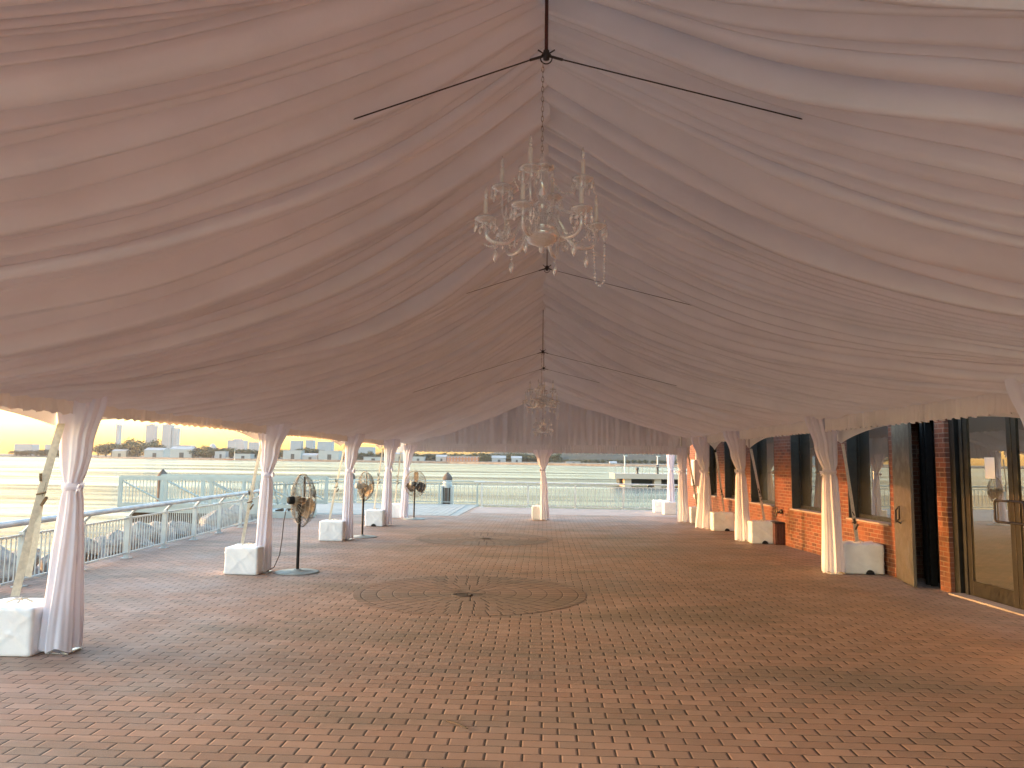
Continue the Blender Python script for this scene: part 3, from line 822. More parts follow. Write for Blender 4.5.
# ---------------------------------------------------------------- brick building on the right
BY = 25.0
bx0 = 5.15 + (17 - BY) * .0667
brz = math.atan2(-1, .0667)
bld = thing('brick_building', 'old red brick building with tall dark windows beside the tent', 'building', (bx0, BY, 0), brz)
def T(y): return (BY - y) * 1.00222
openings = [(T(22.7), T(21.75), .77, 2.95), (T(21.03), T(19.5), .77, 2.95), (T(18.95), T(17.37), .77, 2.95), (T(16.42), T(14.6), .77, 2.95),
            (T(13.87), T(12.42), .77, 2.95), (T(12.28), T(11.15), 0, 2.5), (T(10.91), T(8.3), 0, 2.6)]
WH = 5.0; WD = .40; TE = T(-14)
mb = MB(); t = 0
for (a, b, z0, z1) in openings:
    mb.span((t, 0, 0), (a, WD, WH))
    if z0 > 0: mb.span((a, 0, 0), (b, WD, z0 - .0))
    mb.span((a, 0, z1), (b, WD, WH)); t = b
mb.span((t, 0, 0), (TE, WD, WH))
mb.span((0, WD, 0), (.4, 9, WH)); mb.span((TE - .4, WD, 0), (TE, 9, WH)); mb.span((0, 9, 0), (TE, 9.4, WH))
mb.build('wall', M['brick'], bld)
mb = MB(); mb.span((-.1, -.08, WH), (TE + .1, 9.5, WH + .18)); mb.build('roof', M['concrete'], bld)
for i, (a, b, z0, z1) in enumerate(openings[:5]):
    mb = MB(); d = .17; w = .06
    for (p, q) in (((a, d), (a + w, z1)), ((b - w, d), (b, z1))):
        mb.span((p[0] + (.002 if p[0] == a else 0), d, z0 + .03), (q[0] - (.002 if q[0] == b else 0), d + .08, z1 - .002))
    mb.span((a + w, d, z0 + .03), (b - w, d + .08, z0 + .10)); mb.span((a + w, d, z1 - .08), (b - w, d + .08, z1 - .002))
    fr = mb.build('window', M['dark'], bld)
    mb = MB(); mb.span((a + w, d + .03, z0 + .10), (b - w, d + .045, z1 - .08)); mb.build('pane', M['pane'], fr)
    mb = MB(); mb.span((a + .002, -.0, z0 + .03), (a + .022, d, z1 - .003)); mb.span((b - .022, 0, z0 + .03), (b - .002, d, z1 - .003))
    mb.span((a + .022, 0.002, z1 - .024), (b - .022, d, z1 - .003)); mb.build('reveal', M['reveal'], fr)
    mb = MB(); mb.span((a + .002, -.05, z0 + .003), (b - .002, d, z0 + .03)); mb.build('sill', M['concrete'], fr)
# tan steel door standing slightly ajar in a dark doorway
a, b, z0, z1 = openings[5]
mb = MB()
for p in (a, b - .10): mb.span((p + .002, .05, 0), (p + .098, .20, z1 - .002))
mb.span((a + .1, .05, z1 - .1), (b - .1, .20, z1 - .002)); mb.span((a + .62, .08, 0), (a + .68, .18, z1 - .1)); mb.span((a + .78, .06, 0), (a + .80, .16, z1 - .1))
df = mb.build('door_frame', M['black'], bld)
mb = MB(); mb.span((a + .1, .36, 0), (b - .1, .39, z1 - .1)); mb.build('doorway_shade', M['black'], df)  # black sheet stands in for the shade of the unlit interior
an = math.atan2(-.24, .93)
hx, hy = a + .06, -.01
def D(u, v, z): return (hx + u * math.cos(an) - v * math.sin(an), hy + u * math.sin(an) + v * math.cos(an), z)
mb = MB(); lw = .95; cc = D(lw / 2, -.02, 1.215); mb.box(cc, (lw, .045, 2.41), an)
dl = mb.build('door', M['door'], bld, bevel=.004); dl['label'] = 'tan painted steel door leaf standing slightly ajar'
mb = MB(); mb.tube([D(.42, -.05, .86), D(.42, -.12, .90), D(.44, -.12, 1.06), D(.62, -.12, 1.12), D(.62, -.12, .94), D(.42, -.12, .88)], .013, 8); mb.build('handle', M['black'], dl)
# glazed double doors
a, b, z0, z1 = openings[6]
mb = MB()
mb.span((a + .002, .06, 0), (a + .12, .22, z1 - .002)); mb.span((a + .20, .08, 0), (a + .26, .20, z1 - .1)); mb.span((b - .12, .06, 0), (b - .002, .22, z1 - .002))
mb.span((a + .12, .06, z1 - .10), (b - .12, .22, z1 - .002)); mb.span((a + .12, .12, 0), (a + .20, .18, z1 - .1)); mb.build('door_frame', M['dark'], bld)
mb = MB(); mb.span((a + .10, -.10, .002), (b - .02, .22, .022)); mb.build('threshold', M['concrete'], bld)
tm = T(9.68)
for (p, q, hs) in ((a + .27, tm - .006, 1), (tm + .006, b - .13, 0)):
    mb = MB(); d0, d1 = .09, .14; st = .085
    mb.span((p, d0, .025), (p + st, d1, 2.48)); mb.span((q - st, d0, .025), (q, d1, 2.48)); mb.span((p + st, d0 + .001, .025), (q - st, d1 - .001, .22)); mb.span((p + st, d0 + .001, 2.40), (q - st, d1 - .001, 2.48))
    dr = mb.build('glazed_door', M['bronze'], bld, bevel=.003)
    mb = MB(); mb.span((p + st - .004, d0 + .02, .21), (q - st + .004, d0 + .03, 2.41)); mb.build('pane', M['doorpane'], dr)
    mb = MB(); s = -1 if hs else 1; x0 = tm + s * .035; x1 = tm + s * .26
    mb.tube([(x0, .085, 1.30), (x0, .02, 1.30), (x1 - s * .02, .02, 1.30), (x1, .02, 1.28), (x1, .02, 1.06), (x1 - s * .02, .02, 1.04), (x0, .02, 1.04), (x0, .085, 1.04)], .014, 8)
    mb.build('pull_handle', M['black'], dr)
for (p, q, z, w, h, lb) in ((T(10.13), .088, 1.70, .20, .27, 'white paper notice taped to the glass of the nearer-hinged left door leaf'), (T(9.32), .088, 1.70, .20, .27, 'white paper notice on the glass door leaf at the right edge')):
    mb = MB(); rows = [[(-w / 2 + w * i / 4, -.004 * math.sin(PI * i / 4) * (j / 3), -h / 2 + h * j / 3) for i in range(5)] for j in range(4)]
    mb.grid(rows); Mw = bld.matrix_basis
    o = mb.build('paper_notice', M['paper']); cs, sn = math.cos(brz), math.sin(brz)
    yy = .105; o.location = (bx0 + p * cs - yy * sn, BY + p * sn + yy * cs, z); o.rotation_euler = (0, 0, brz)
    tag(o, lb, 'notice', 'paper notices on the glass doors')
def on_wall(o, y, out, z):
    p = T(y); cs, sn = math.cos(brz), math.sin(brz)
    o.location = (bx0 + p * cs + out * sn, BY + p * sn - out * cs, z); o.rotation_euler = (0, 0, brz)
r = thing('wall_cabinet', 'white metal electrical cabinet with pipes on the brick wall by the far corner', 'electrical cabinet'); on_wall(r, 23.55, 0, 1.45)
mb = MB(); mb.span((-.18, -.20, -.42), (.18, 0, .36)); mb.build('cabinet', M['white_metal'], r, bevel=.01)
mb = MB(); mb.span((-.15, -.215, -.38), (.15, -.202, .32)); mb.build('door', M['white_metal'], r)
mb = MB(); mb.tube([(-.1, -.06, .36), (-.1, -.06, .75)], .02, 8); mb.build('conduit', M['rail'], r); mb = MB(); mb.tube([(.1, -.06, -.42), (.1, -.06, -1.0), (.16, -.1, -1.1)], .025, 8); mb.build('conduit', M['rail'], r); mb = MB(); mb.tube([(.02, -.06, -.42), (.02, -.06, -1.4)], .018, 8); mb.build('conduit', M['rail'], r)
mb = MB(); mb.ball((.1, -.12, -.72), .10, 12, 8); mb.build('meter', M['white_metal'], r)
r = thing('hose_tap', 'dark round tap fitting on the sunlit brick wall above the dark red box', 'tap'); on_wall(r, 16.95, 0, .70)
mb = MB(); mb.lathe([(.001, .02), (.05, .02), (.055, 0), (.03, -.02)], 14); mb.v = [(v[0], -v[2] - .03, v[1]) for v in mb.v]; mb.tube([(0, 0, 0), (0, -.12, -.02), (0, -.14, -.10)], .02, 8); mb.build('spout', M['ratchet'], r)
mb = MB(); mb.tube([(.07 * math.cos(2 * PI * k / 14), -.13, .03 + .07 * math.sin(2 * PI * k / 14)) for k in range(14)], .012, 6, closed=True); mb.box((0, -.13, .03), (.13, .012, .015)); mb.build('hand_wheel', M['ratchet'], r)
r = thing('storage_box', 'dark red ribbed box standing against the brick wall behind a cream block', 'box', (5.06, 17.0, 0), -.05)
mb = MB(); mb.box((0, 0, .23), (.20, .36, .44))
for k in range(3): mb.box((-.06 + .06 * k, 0, .23), (.018, .374, .40))
mb.build('body', M['red'], r, bevel=.008)
mb = MB(); mb.box((0, 0, .465), (.22, .38, .03)); mb.build('lid', M['black'], r, bevel=.006)

# ---------------------------------------------------------------- railings
def railing(name, label, A, B, npan, h, hp, lean, bar, mats, spacing=.12, group='metal railings along the water'):
    A = Vector(A); B = Vector(B); d = B - A; L = d.length; ang = math.atan2(d.y, d.x)
    root = thing(name, label, 'railing', A, ang, group)
    st = L / npan
    for i in range(npan + 1):
        mb = MB(); x = st * i
        mb.box((x, 0, hp / 2 + .01), (.055, .075, hp)); mb.box((x, 0, .008), (.14, .14, .014))
        if lean:
            mb.tube([(x, 0, hp), (x, lean * .4, hp + (h - hp) * .35), (x, lean, h - .02)], .024, 8)
        mb.build('post', M[mats[0]], root)
    mb = MB(); mb.tube([(-.3, lean, h), (L + .3, lean, h)], .042 if lean else .025, 10); mb.build('handrail', M[mats[1]], root)
    for i in range(npan):
        mb = MB(); a = st * i + .03; b = st * (i + 1) - .03
        mb.span((a, -.016, hp - .05), (b, .016, hp - .02)); mb.span((a, -.016, .07), (b, .016, .10))
        n = max(2, int((b - a) / spacing))
        for k in range(1, n):
            x = lerp(a, b, k / n); mb.box((x, 0, (hp + .05) / 2), (bar, bar, hp - .15))
        mb.build('baluster_panel', M[mats[0]], root)
    return root
railing('railing', 'grey railing with a fat leaning handrail along the water, left of the drapes', (fence_x(-1.9), -1.9, 0), (fence_x(20.4), 20.4, 0), 15, .85, .70, -.12, .013, ('white_metal', 'rail'), .10)
railing('railing', 'thin pale railing across the far end of the terrace', (-2.25, 28.6, 0), (8.05, 27.6, 0), 6, .92, .84, 0, .013, ('white_metal', 'rail'), .13)
railing('railing', 'white railing round the pale pier deck, left of the far terrace railing', (-11.5, 30.2, 0), (-2.55, 30.2, 0), 6, .90, .82, 0, .012, ('pale_green', 'pale_green'), .15)
# raised gangway with a white truss fence, on dark piles
gw = thing('gangway', 'raised pale gangway with trussed white side panels standing on piles in the river', 'gangway')
mb = MB(); mb.span((-12.3, 22.02, .10), (-8.2, 24.6, .28)); mb.span((-8.2, 22.02, .0), (-6.9, 23.5, .18)); mb.build('deck', M['pale_green'], gw)
mb = MB()
for y in (22.3, 23.4, 24.4): mb.span((-12.0, y, -.22), (-8.4, y + .18, .10))
mb.build('girder', M['pile'], gw)
for (x, y) in ((-11.3, 22.5), (-10.7, 24.3), (-10.4, 22.5), (-9.2, 24.3)):
    mb = MB(); mb.tube([(x, y, -3), (x, y, -.2)], .17, 12); mb.build('pile', M['pile'], gw)
for (y, nm) in ((22.05, 0), (24.5, 1)):
    x0, x1 = -12.25, -6.9; n = 4; st = (x1 - x0) / n
    for i in range(n + 1):
        mb = MB(); mb.box((x0 + st * i, y, .70), (.10, .07, .86)); mb.build('truss_post', M['pale_green'], gw)
    mb = MB(); mb.span((x0, y - .045, 1.03), (x1, y + .045, 1.15)); mb.build('top_chord', M['pale_green'], gw)
    mb = MB(); mb.span((x0, y - .04, .28), (x1, y + .04, .38)); mb.build('bottom_chord', M['pale_green'], gw)
    for i in range(n):
        mb = MB(); a = x0 + st * i + .06; b = x0 + st * (i + 1) - .06
        mb.tube([(a, y - .03, 1.0), (b, y - .03, .42)], .024, 6)
        for k in range(1, 12): mb.box((lerp(a, b, k / 12), y, .70), (.016, .016, .66))
        mb.build('truss_panel', M['pale_green'], gw)
rr = thing('ramp_railing', 'short sloping white ramp railing with dark feet behind the nearest fan', 'railing', (-8.6, 22.3, 0), 0)
mb = MB(); mb.tube([(.1, 0, .90), (2.1, 0, 1.02)], .028, 8); mb.build('handrail', M['pale_green'], rr)
for i, x in enumerate((.55, .95, 1.3)):
    mb = MB(); mb.tube([(x - .22, 0, .92 + .03 * i), (x, 0, .20 + .05 * i)], .035, 8); mb.build('post', M['pale_green'], rr)
    mb = MB(); mb.box((x + .02, 0, .15 + .05 * i), (.22, .10, .08), 0, 0, -.25); mb.build('foot', M['pile'], rr)
mb = MB(); mb.span((.0, -.1, .02), (2.0, .1, .12)); mb.build('kerb_beam', M['pale_green'], rr)

# capped mooring piles
def pile(x, y, top, r, sleeve, label):
    root = thing('mooring_pile', label, 'pile', (x, y, -3), 0, 'capped timber piles in the river')
    mb = MB(); mb.tube([(0, 0, 0), (0, 0, top + 3 - .32)], r, 14); mb.build('shaft', M['pile'], root)
    mb = MB(); mb.lathe([(r * 1.12, top + 3 - .34), (r * 1.15, top + 3 - .22), (r * .9, top + 3 - .14), (.02, top + 3), (.001, top + 3)], 14); mb.build('cap', M['pile'], root)
    if sleeve:
        mb = MB(); mb.lathe([(r * 1.08, top + 3 - .62), (r * 1.1, top + 3 - .60), (r * 1.1, top + 3 - .36), (r * 1.04, top + 3 - .34)], 14); mb.build('collar', M['pile_wrap'], root)
        mb = MB(); mb.box((r * 1.15, -.02, top + 3 - 1.0), (.10, .3, .9)); mb.box((-r * 1.15, -.02, top + 3 - 1.0), (.06, .3, .9)); mb.build('ladder_guide', M['pile_wrap'], root)
pile(-13.1, 26.2, 1.28, .15, False, 'dark pointed pile rising behind the trussed gangway')
pile(-9.65, 26.0, 1.10, .15, False, 'dark pointed pile half hidden by the drape next to the nearest fan')
pile(-7.75, 31.0, 1.22, .16, True, 'capped pile with a pale collar between the second drape and the second fan')
pile(-3.85, 31.2, 1.22, .17, True, 'capped pile with a pale collar, alone right of the farthest fan')

# riprap stones under the railing
def rock(seed, s):
    bm = bmesh.new(); bmesh.ops.create_icosphere(bm, subdivisions=2, radius=1)
    for v in bm.verts:
        d = 1 + .35 * noise.noise(v.co * 1.1 + Vector((seed * 7.3, 0, 0))) + .12 * noise.noise(v.co * 3.1 + Vector((seed, 3, 0)))
        c = v.co * d
        c = Vector([round(q * 2.4) / 2.4 * .45 + q * .55 for q in c])
        v.co = Vector((c.x * s, c.y * s * .8, c.z * s * .62))
    me = bpy.data.meshes.new('boulder'); bm.to_mesh(me); bm.free(); me.materials.append(M['rock']); return me
rmesh = [rock(i, 1.0) for i in range(6)]
g = random.Random(5)
for i in range(78):
    y = 6.6 + 14.6 * (i % 39) / 38 + g.uniform(-.15, .15); row = i // 39
    s = g.uniform(.26, .50)
    o = bpy.data.objects.new('boulder', rmesh[i % 6]); COL.objects.link(o)
    o.location = (fence_x(y) - .75 - .62 * row + g.uniform(-.15, .15), y, -.02 - .42 * row + g.uniform(-.12, .18)); o.scale = (s, s, s); o.rotation_euler = (g.uniform(-.4, .4), g.uniform(-.4, .4), g.uniform(0, 6))
    tag(o, 'grey riprap boulder on the river bank behind the grey railing', 'boulder', 'riprap boulders behind the railing')
mb = MB(); mb.prism([(fence_x(4) - .26, 4), (fence_x(23) - .26, 23.0), (fence_x(23) - 2.6, 23.0), (fence_x(4) - 2.6, 4)], -2.6, -.75)
tag(mb.build('river_bank', M['rock']), kind='structure')

# ---------------------------------------------------------------- far pier on the right
fp = thing('concrete_pier', 'long low pier on dark openings jutting into the river at the right', 'pier', (10.6, 115, 0))
mb = MB(); mb.span((0, 0, -.75), (45, 9, .0)); mb.build('deck', M['far_tan'], fp)
for k in range(9):
    mb = MB(); mb.span((1.5 + 4.4 * k, .4, -3), (2.5 + 4.4 * k, 8, -.75)); mb.build('pier_wall', M['far_tan'], fp)
mb = MB(); mb.span((1.0, 3, -1.55), (44, 7.9, -.76)); mb.build('underside_shade', M['far_dark'], fp)  # near-black box stands in for the shade beneath the deck
mb = MB(); mb.tube([(.1, .2, 1.1), (45, .2, 1.1)], .06, 6)
for k in range(46): mb.box((.1 + k, .2, .55), (.07, .07, 1.1))
mb.build('railing', M['far_tan'], fp)
for k, (px, z) in enumerate(((2.2, .9), (5.2, 1.3), (9.8, 1.7), (14.5, 1.4))):
    b = thing('bollard', 'dark round-headed bollard on the concrete pier', 'bollard', (10.6 + px + 1.3, 116.2, 0), 0, 'bollards on the pier')
    mb = MB(); mb.lathe([(.2, 0), (.15, .15), (.15, z - .4), (.24, z - .25), (.24, z - .05), (.14, z + .05), (.001, z + .08)], 12); mb.build('post', M['far_dark'], b)
for x, top, lb in ((12.3, 2.6, 'thin pale lamp post on the left half of the pier'), (17.2, 2.6, 'thin pale lamp post on the right half of the pier')):
    b = thing('lamp_post', lb, 'lamp post', (x, 117, 0), 0, 'lamp posts on the pier')
    mb = MB(); mb.tube([(0, 0, 0), (0, 0, top)], .09, 6); mb.build('pole', M['white_metal'], b)
    mb = MB(); mb.box((.1, 0, top + .05), (.6, .2, .12)); mb.build('lamp_head', M['white_metal'], b)

# ---------------------------------------------------------------- far shore
def hor(px): return 461.0 - (543 - px) * .0123
SH = [(-420, 1250), (-30, 1250), (60, 1230), (100, 1150), (200, 980), (330, 860), (450, 800), (600, 640), (760, 560), (1200, 520)]
def shore_y(px):
    for (a, b), (c, d) in zip(SH, SH[1:]):
        if px <= c: return lerp(b, d, (px - a) / (c - a))
    return SH[-1][1]
def at(px, back=0):
    y = shore_y(px) + back; return ((px - 543) / 769 * y, y)
def zpx(px, py, y): return 1.72 + (hor(px) - py) * y / 769
front = [at(p) for p, _ in SH]
mb = MB(); rows = [[(x, y, -2.6) for x, y in front], [(x, y, -.2) for x, y in front], [(x * 1.01, y + 8, .1) for x, y in front],
                   [(x * 1.1, y + 120, 1.0) for x, y in front], [(x * 1.35, y + 450, 3) for x, y in front]]
mb.grid(rows[:2], False); tag(mb.build('far_quay', M['seawall']), kind='structure')
mb = MB(); mb.grid(rows[1:], False); tag(mb.build('far_shore', M['shore']), kind='structure')
# wooded rise behind the right hand shore
mb = MB(); rows = []
for j in range(12):
    v = j / 11; row = []
    for i in range(60):
        px = 330 + 520 * i / 59; x, y = at(px, 60 + 260 * v)
        hgt = 1.0 + math.sin(PI * min(1, v * 1.0)) ** .8 * (interp(px, [(330, 4), (480, 9), (560, 14), (640, 13), (720, 10), (850, 8)]) + 3 * fbm(i * .22, v * 3, 2))
        row.append((x, y, hgt))
    rows.append(row)
mb.grid(rows); tag(mb.build('wooded_hill', M['hill']), kind='structure')

def block(px0, px1, top, mat, label, back=40, base=None, cat='building', name='far_building', floors=0, roof=None, group=None, steps=None):
    pm = (px0 + px1) / 2; x0, y = at(px0, back); y = shore_y(pm) + back
    x0 = (px0 - 543) / 769 * y; x1 = (px1 - 543) / 769 * y; h = zpx(pm, top, y); w = x1 - x0; dp = max(10, min(30, w * .7))
    root = thing(name, label, cat, ((x0 + x1) / 2, y, 0), 0, group)
    mb = MB(); mb.span((-w / 2, 0, -.5), (w / 2, dp, h)); mb.build('wall', M[mat], root)
    if steps:
        mb = MB(); mb.span((-w * .22, dp * .3, h), (w * .22, dp * .8, h + steps)); mb.build('roof_house', M[mat], root)
    if roof == 'gable':
        mb = MB(); mb.add([(-w / 2 - .4, -.4, h), (w / 2 + .4, -.4, h), (w / 2 + .4, dp + .4, h), (-w / 2 - .4, dp + .4, h), (-w / 2 - .4, dp / 2, h + w * .09 + 1.2), (w / 2 + .4, dp / 2, h + w * .09 + 1.2)],
                          [(0, 1, 5, 4), (2, 3, 4, 5), (0, 4, 3), (1, 2, 5), (3, 2, 1, 0)]); mb.build('roof', M['far_roof'], root)
    elif roof == 'dome':
        mb = MB(); mb.lathe([(w * .5 * math.cos(a), h + w * .55 * math.sin(a)) for a in [PI / 2 * k / 6 for k in range(7)]], 16, (0, dp / 2, 0)); mb.build('dome', M[mat], root)
    elif roof == 'flat':
        mb = MB(); mb.span((-w / 2 - .3, -.3, h), (w / 2 + .3, dp + .3, h + .5)); mb.build('roof', M['far_roof'], root)
    if floors:
        mb = MB(); nx = max(2, int(w / 3.2))
        for f in range(floors):
            for k in range(nx):
                xx = -w / 2 + w * (k + .5) / nx; zz = h * (f + .6) / floors
                mb.box((xx, -.02, zz), (w / nx * .45, .1, h / floors * .42))
        mb.build('window', M['far_blue'], root)
    else:
        mb = MB(); mb.span((-w * .06, -.08, -.4), (w * .14, -.002, h * .62)); mb.build('door', M['far_dark'], root)
    return root
block(138.3, 147.5, 424.5, 'far_grey', 'tall slab tower standing alone, left one of the three towers across the river', 180, floors=20, steps=2)
block(155.3, 164.8, 424.2, 'far_grey', 'tallest slab tower with a roof house, middle one of the three towers', 200, floors=20, steps=3)
block(165.4, 171.2, 427.5, 'far_grey', 'slim slab tower touching the tallest tower on its right', 215, floors=18)
block(171.5, 186, 445, 'far_grey', 'long low pink block right of the three towers', 160, floors=4)
block(138.0, 157.8, 450, 'far_white', 'white waterfront shed with a dark door below the lone tower', 22, roof='gable')
block(164.2, 187.2, 449.2, 'far_white', 'long white waterfront shed below the twin towers', 20, roof='gable')
block(104.5, 119, 451, 'far_tan', 'pale low shed under the trees left of the towers', 24, roof='gable')
block(203.8, 210.2, 447, 'far_grey', 'round domed tank building right of the white sheds', 90, roof='dome')
block(211, 222, 451.5, 'far_roof', 'low green grey shed beside the domed building', 30, roof='flat')
block(223.5, 240, 440, 'far_grey', 'broad pinkish apartment block left of the drape next to the nearest fan', 150, floors=8, steps=2)
block(245.2, 255.5, 442, 'far_grey', 'smaller pinkish apartment block just left of that drape', 150, floors=7)
block(231, 247.5, 454, 'far_white', 'low white boat shed on the quay below the apartment blocks', 18, roof='flat')
block(281, 299, 450.5, 'far_white', 'pale blue shed seen right of the drape next to the nearest fan', 22, roof='flat')
block(288, 299, 440.5, 'far_blue', 'blue grey apartment block above the nearest fan', 150, floors=8)
block(303.5, 311.5, 440, 'far_blue', 'narrow blue grey block under the orange valance', 160, floors=8)
block(315.5, 330, 441.5, 'far_blue', 'wide blue grey block left of the third drape', 160, floors=8)
block(300.5, 315.5, 455.5, 'far_roof', 'low arched grey boat shed on the quay', 16, roof='gable')
block(317.2, 337.5, 451, 'far_white', 'white square warehouse beside the third drape', 24, roof='flat')
block(357, 372.5, 447, 'far_blue', 'hazy blue block between the third and fourth drapes', 150, floors=6)
block(363, 381, 457.2, 'far_white', 'low white shed behind the second fan', 18, roof='flat')
block(394, 404, 454, 'far_tan', 'small tan house behind the farthest left drape', 40, roof='gable')
block(411, 424, 457, 'far_white', 'low white shed behind the farthest fan', 22, roof='flat')
block(436, 446.2, 456.8, 'far_white', 'white house left of the orange warehouse', 22, roof='gable')
block(447, 478.5, 456.6, 'far_orange', 'long orange brick warehouse on the far shore', 24, roof='flat', floors=2)
block(492, 505.5, 458, 'far_roof', 'grey gabled shed right of the orange warehouse', 20, roof='gable')
block(511.5, 521.5, 458.2, 'far_roof', 'second grey gabled shed, left of the middle gable drape', 20, roof='gable')
block(609.5, 616, 463.2, 'far_white', 'small white building at the foot of the wooded hill', 14, roof='gable')
block(566, 580, 462, 'far_roof', 'low grey shed half hidden below the wooded hill', 20, roof='flat')
block(2, 20, 443.5, 'far_grey', 'hazy distant block with corner turrets at the left edge', 30, floors=4)
block(34, 44, 444, 'far_grey', 'hazy distant pink block left of the nearest drape', 30, floors=4)
block(45, 55, 446, 'far_grey', 'lower hazy block touching the nearest drape', 30, floors=3)
block(107.2, 110.4, 424, 'far_grey', 'slim pale tower partly covered by the nearest drape', 240, floors=18)
# boat and mast
x, y = at(225, -25); bt = thing('work_boat', 'small orange work boat moored at the far quay', 'boat', (x, y, -2))
mb = MB(); mb.add([(-5, -1.5, 0), (4, -1.5, 0), (6, 0, 0), (4, 1.5, 0), (-5, 1.5, 0), (-5.4, -1.8, 1.4), (4.4, -1.8, 1.4), (7, 0, 1.9), (4.4, 1.8, 1.4), (-5.4, 1.8, 1.4)],
                  [(0, 1, 6, 5), (1, 2, 7, 6), (2, 3, 8, 7), (3, 4, 9, 8), (4, 0, 5, 9), (5, 6, 7, 8, 9)]); mb.build('hull', M['far_orange'], bt)
mb = MB(); mb.span((-2.5, -1.1, 1.4), (.8, 1.1, 3.6)); mb.build('cabin', M['far_tan'], bt)
x, y = at(231.5, -8); mb = MB(); mb.tube([(0, 0, 0), (0, 0, 22)], [.3, .15], 6)
m_ = thing('mast', 'thin pale mast rising from the far quay by the orange boat', 'mast', (x, y, -2)); mb.build('pole', M['white_metal'], m_)
mb = MB(); mb.tube([(-2.2, 0, 16), (2.2, 0, 16)], .12, 6); mb.build('crossbar', M['white_metal'], m_)

# trees along the far shore: tapered trunk with limbs, crown of leaf clumps
def tree_proto(seed, leaf):
    g = random.Random(seed)
    tr = MB(); tr.tube([(0, 0, 0), (.02, 0, .25), (0, .02, .55)], [.035, .028, .015], 7)
    cr = MB(); lobes = []
    for k in range(13):
        a = g.uniform(0, 2 * PI); r = g.uniform(.05, .36); z = g.uniform(.16, .86 - .5 * max(0, r - .2))
        lobes.append((Vector((r * math.cos(a), r * math.sin(a), z)), g.uniform(.14, .22)))
        tr.tube([(0, 0, .3), (r * .5 * math.cos(a), r * .5 * math.sin(a), z * .75), tuple(lobes[-1][0])], [.014, .009, .004], 5)
    for c, rad in lobes:
        for q in range(75):
            d = Vector((g.gauss(0, 1), g.gauss(0, 1), g.gauss(0, 1))).normalized()
            p = c + d * rad * (g.random() ** .4) * g.uniform(.8, 1.15); s = g.uniform(.022, .046)
            n = (d + Vector((g.gauss(0, .6), g.gauss(0, .6), g.gauss(0, .6)))).normalized()
            u = n.orthogonal().normalized(); w = n.cross(u)
            cr.add([p - u * s, p + w * s * .8, p + u * s * 1.1, p - w * s * .7], [(0, 1, 2, 3)])
    return tr.mesh('trunk', M['trunk']), cr.mesh('crown', M[leaf])
protos = [tree_proto(i, 'leaf_a' if i % 3 else 'leaf_b') for i in range(6)]
g = random.Random(21)
def tree(px, top, back, wide=1.0, label=None, group='trees along the far shore'):
    x, y = at(px, back); h = max(4, zpx(px, top, y) - .3)
    root = thing('tree', label or 'hazy bushy tree on the far shore of the river', 'tree', (x, y, 0), g.uniform(0, 6), group)
    wide *= 1.35; root.scale = (h * wide, h * wide, h)
    a, b = protos[g.randrange(6)]
    for me, nm in ((a, 'trunk'), (b, 'crown')):
        o = bpy.data.objects.new(nm, me); COL.objects.link(o); o.parent = root
tree(124, 437.5, 70, 1.5, 'largest dark tree left of the lone tower'); tree(113, 442, 70, 1.3); tree(132, 441, 66, 1.2); tree(147, 438.5, 60, 1.2, 'rounded tree in front of the lone tower'); tree(152, 442, 60, 1.1)
tree(98, 441, 70, 1.4); tree(104, 444, 80, 1.3); tree(90, 444, 70, 1.4); tree(74, 446, 60, 1.4)
for px in range(189, 205, 5): tree(px, 446 + g.uniform(-1, 2), 60, 1.5)
for px in range(210, 262, 6): tree(px, 447.5 + g.uniform(-1, 2), 70, 1.5)
for px in range(264, 300, 6): tree(px, 448.5 + g.uniform(-1, 2), 70, 1.5)
for px in (300, 305, 309, 313): tree(px, 447.5 + g.uniform(-1, 1), 66, 1.4)
for px in range(322, 436, 6): tree(px, 452 + g.uniform(-2, 2), 70, 1.5)
for px in range(436, 560, 7): tree(px, 453.5 + g.uniform(-2, 1.5), 66, 1.5)
for px in range(484, 492, 4): tree(px, 455, 22, 1.1)
for px in range(5, 64, 5): tree(px, 449.5 + g.uniform(-1, 1), 16, 2.2)
for px in range(540, 720, 6):
    tree(px, 453 + g.uniform(-3, 2), 150 + g.uniform(-20, 30), 1.2); tree(px + 3, 460 + g.uniform(-1.5, 1.5), 40, 1.4)

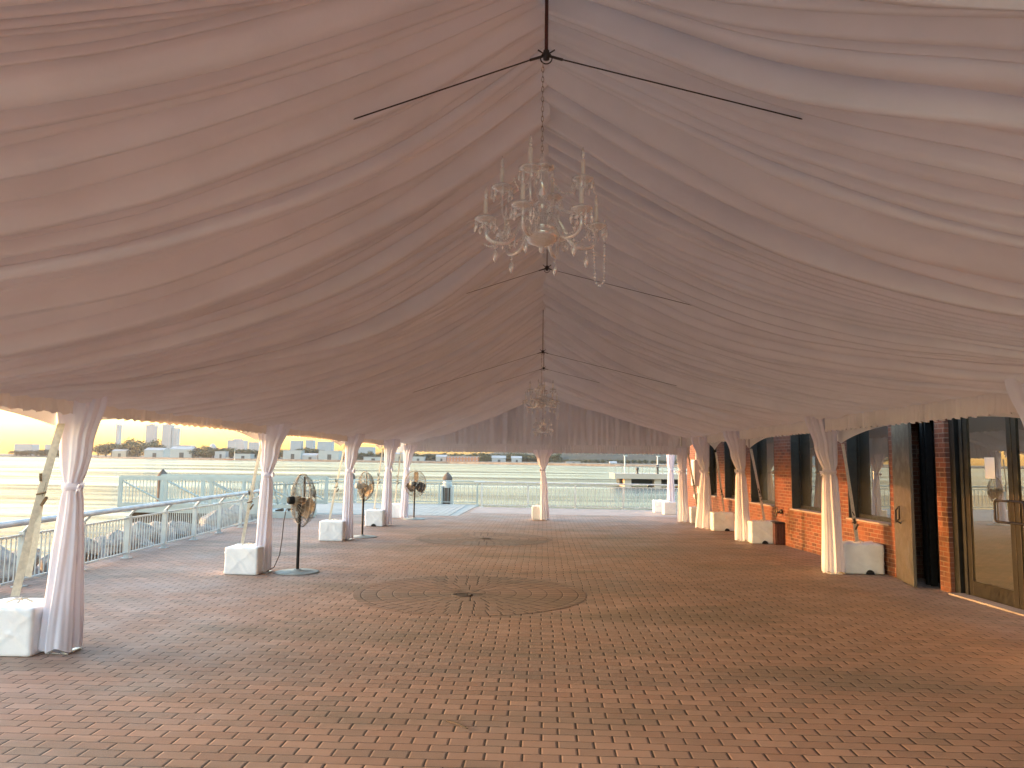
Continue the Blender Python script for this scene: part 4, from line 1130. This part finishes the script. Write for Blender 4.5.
# ---------------------------------------------------------------- haze, world, sun, camera
HAZE = 0.00007
if HAZE:
    mb = MB(); mb.span((-3050, -420, -4), (1560, 2260, 110))
    t = NT('evening haze'); pv = t.n('VolumePrincipled'); pv.inputs['Color'].default_value = (.95, .92, .88, 1); pv.inputs['Density'].default_value = HAZE; pv.inputs['Anisotropy'].default_value = .3
    t.t.links.new(pv.outputs[0], t.out.inputs['Volume'])
    tag(mb.build('haze', t.m), kind='stuff')
SUN_AZ = 86; SUN_EL = 4.0
w = bpy.data.worlds.new('World'); S.world = w; w.use_nodes = True
nt = w.node_tree; bg = nt.nodes['Background']; sky = nt.nodes.new('ShaderNodeTexSky'); sky.sky_type = 'NISHITA'
sky.sun_disc = False; sky.sun_elevation = R(SUN_EL); sky.sun_rotation = R(-SUN_AZ); sky.dust_density = 2.0; sky.air_density = 1.0; sky.ozone_density = 1.5
nt.links.new(sky.outputs[0], bg.inputs[0]); bg.inputs[1].default_value = .15
ld = bpy.data.lights.new('sun', 'SUN'); ld.energy = 0.38; ld.angle = R(.5); ld.color = (1, .42, .19)
lo = bpy.data.objects.new('sun', ld); COL.objects.link(lo)
to_sun = Vector((-math.sin(R(SUN_AZ)) * math.cos(R(SUN_EL)), math.cos(R(SUN_AZ)) * math.cos(R(SUN_EL)), math.sin(R(SUN_EL))))
lo.rotation_euler = to_sun.to_track_quat('Z', 'Y').to_euler(); lo.location = (-30, 10, 20)
cd = bpy.data.cameras.new('camera'); cam = bpy.data.objects.new('camera', cd); COL.objects.link(cam)
cd.sensor_width = 36; cd.lens = 769 / 1024 * 36; cd.clip_end = 12000; cd.clip_start = .05
cam.matrix_world = Matrix.Translation((0, 0, 1.72)) @ (Matrix.Rotation(R(2.36656), 4, 'Z') @ Matrix.Rotation(R(90 + 5.68961), 4, 'X') @ Matrix.Rotation(R(.7), 4, 'Z'))
S.camera = cam
S.view_settings.view_transform = 'Standard'; S.view_settings.look = 'None'; S.view_settings.gamma = 1; S.view_settings.use_curve_mapping = False
S.view_settings.exposure = 3.82
S.cycles.use_denoising = True; S.cycles.denoiser = 'OPENIMAGEDENOISE'
S.cycles.max_bounces = 10; S.cycles.diffuse_bounces = 6; S.cycles.glossy_bounces = 4; S.cycles.transmission_bounces = 8; S.cycles.transparent_max_bounces = 12; S.cycles.volume_bounces = 0
S.cycles.caustics_reflective = True; S.cycles.caustics_refractive = False; S.cycles.sample_clamp_indirect = 6
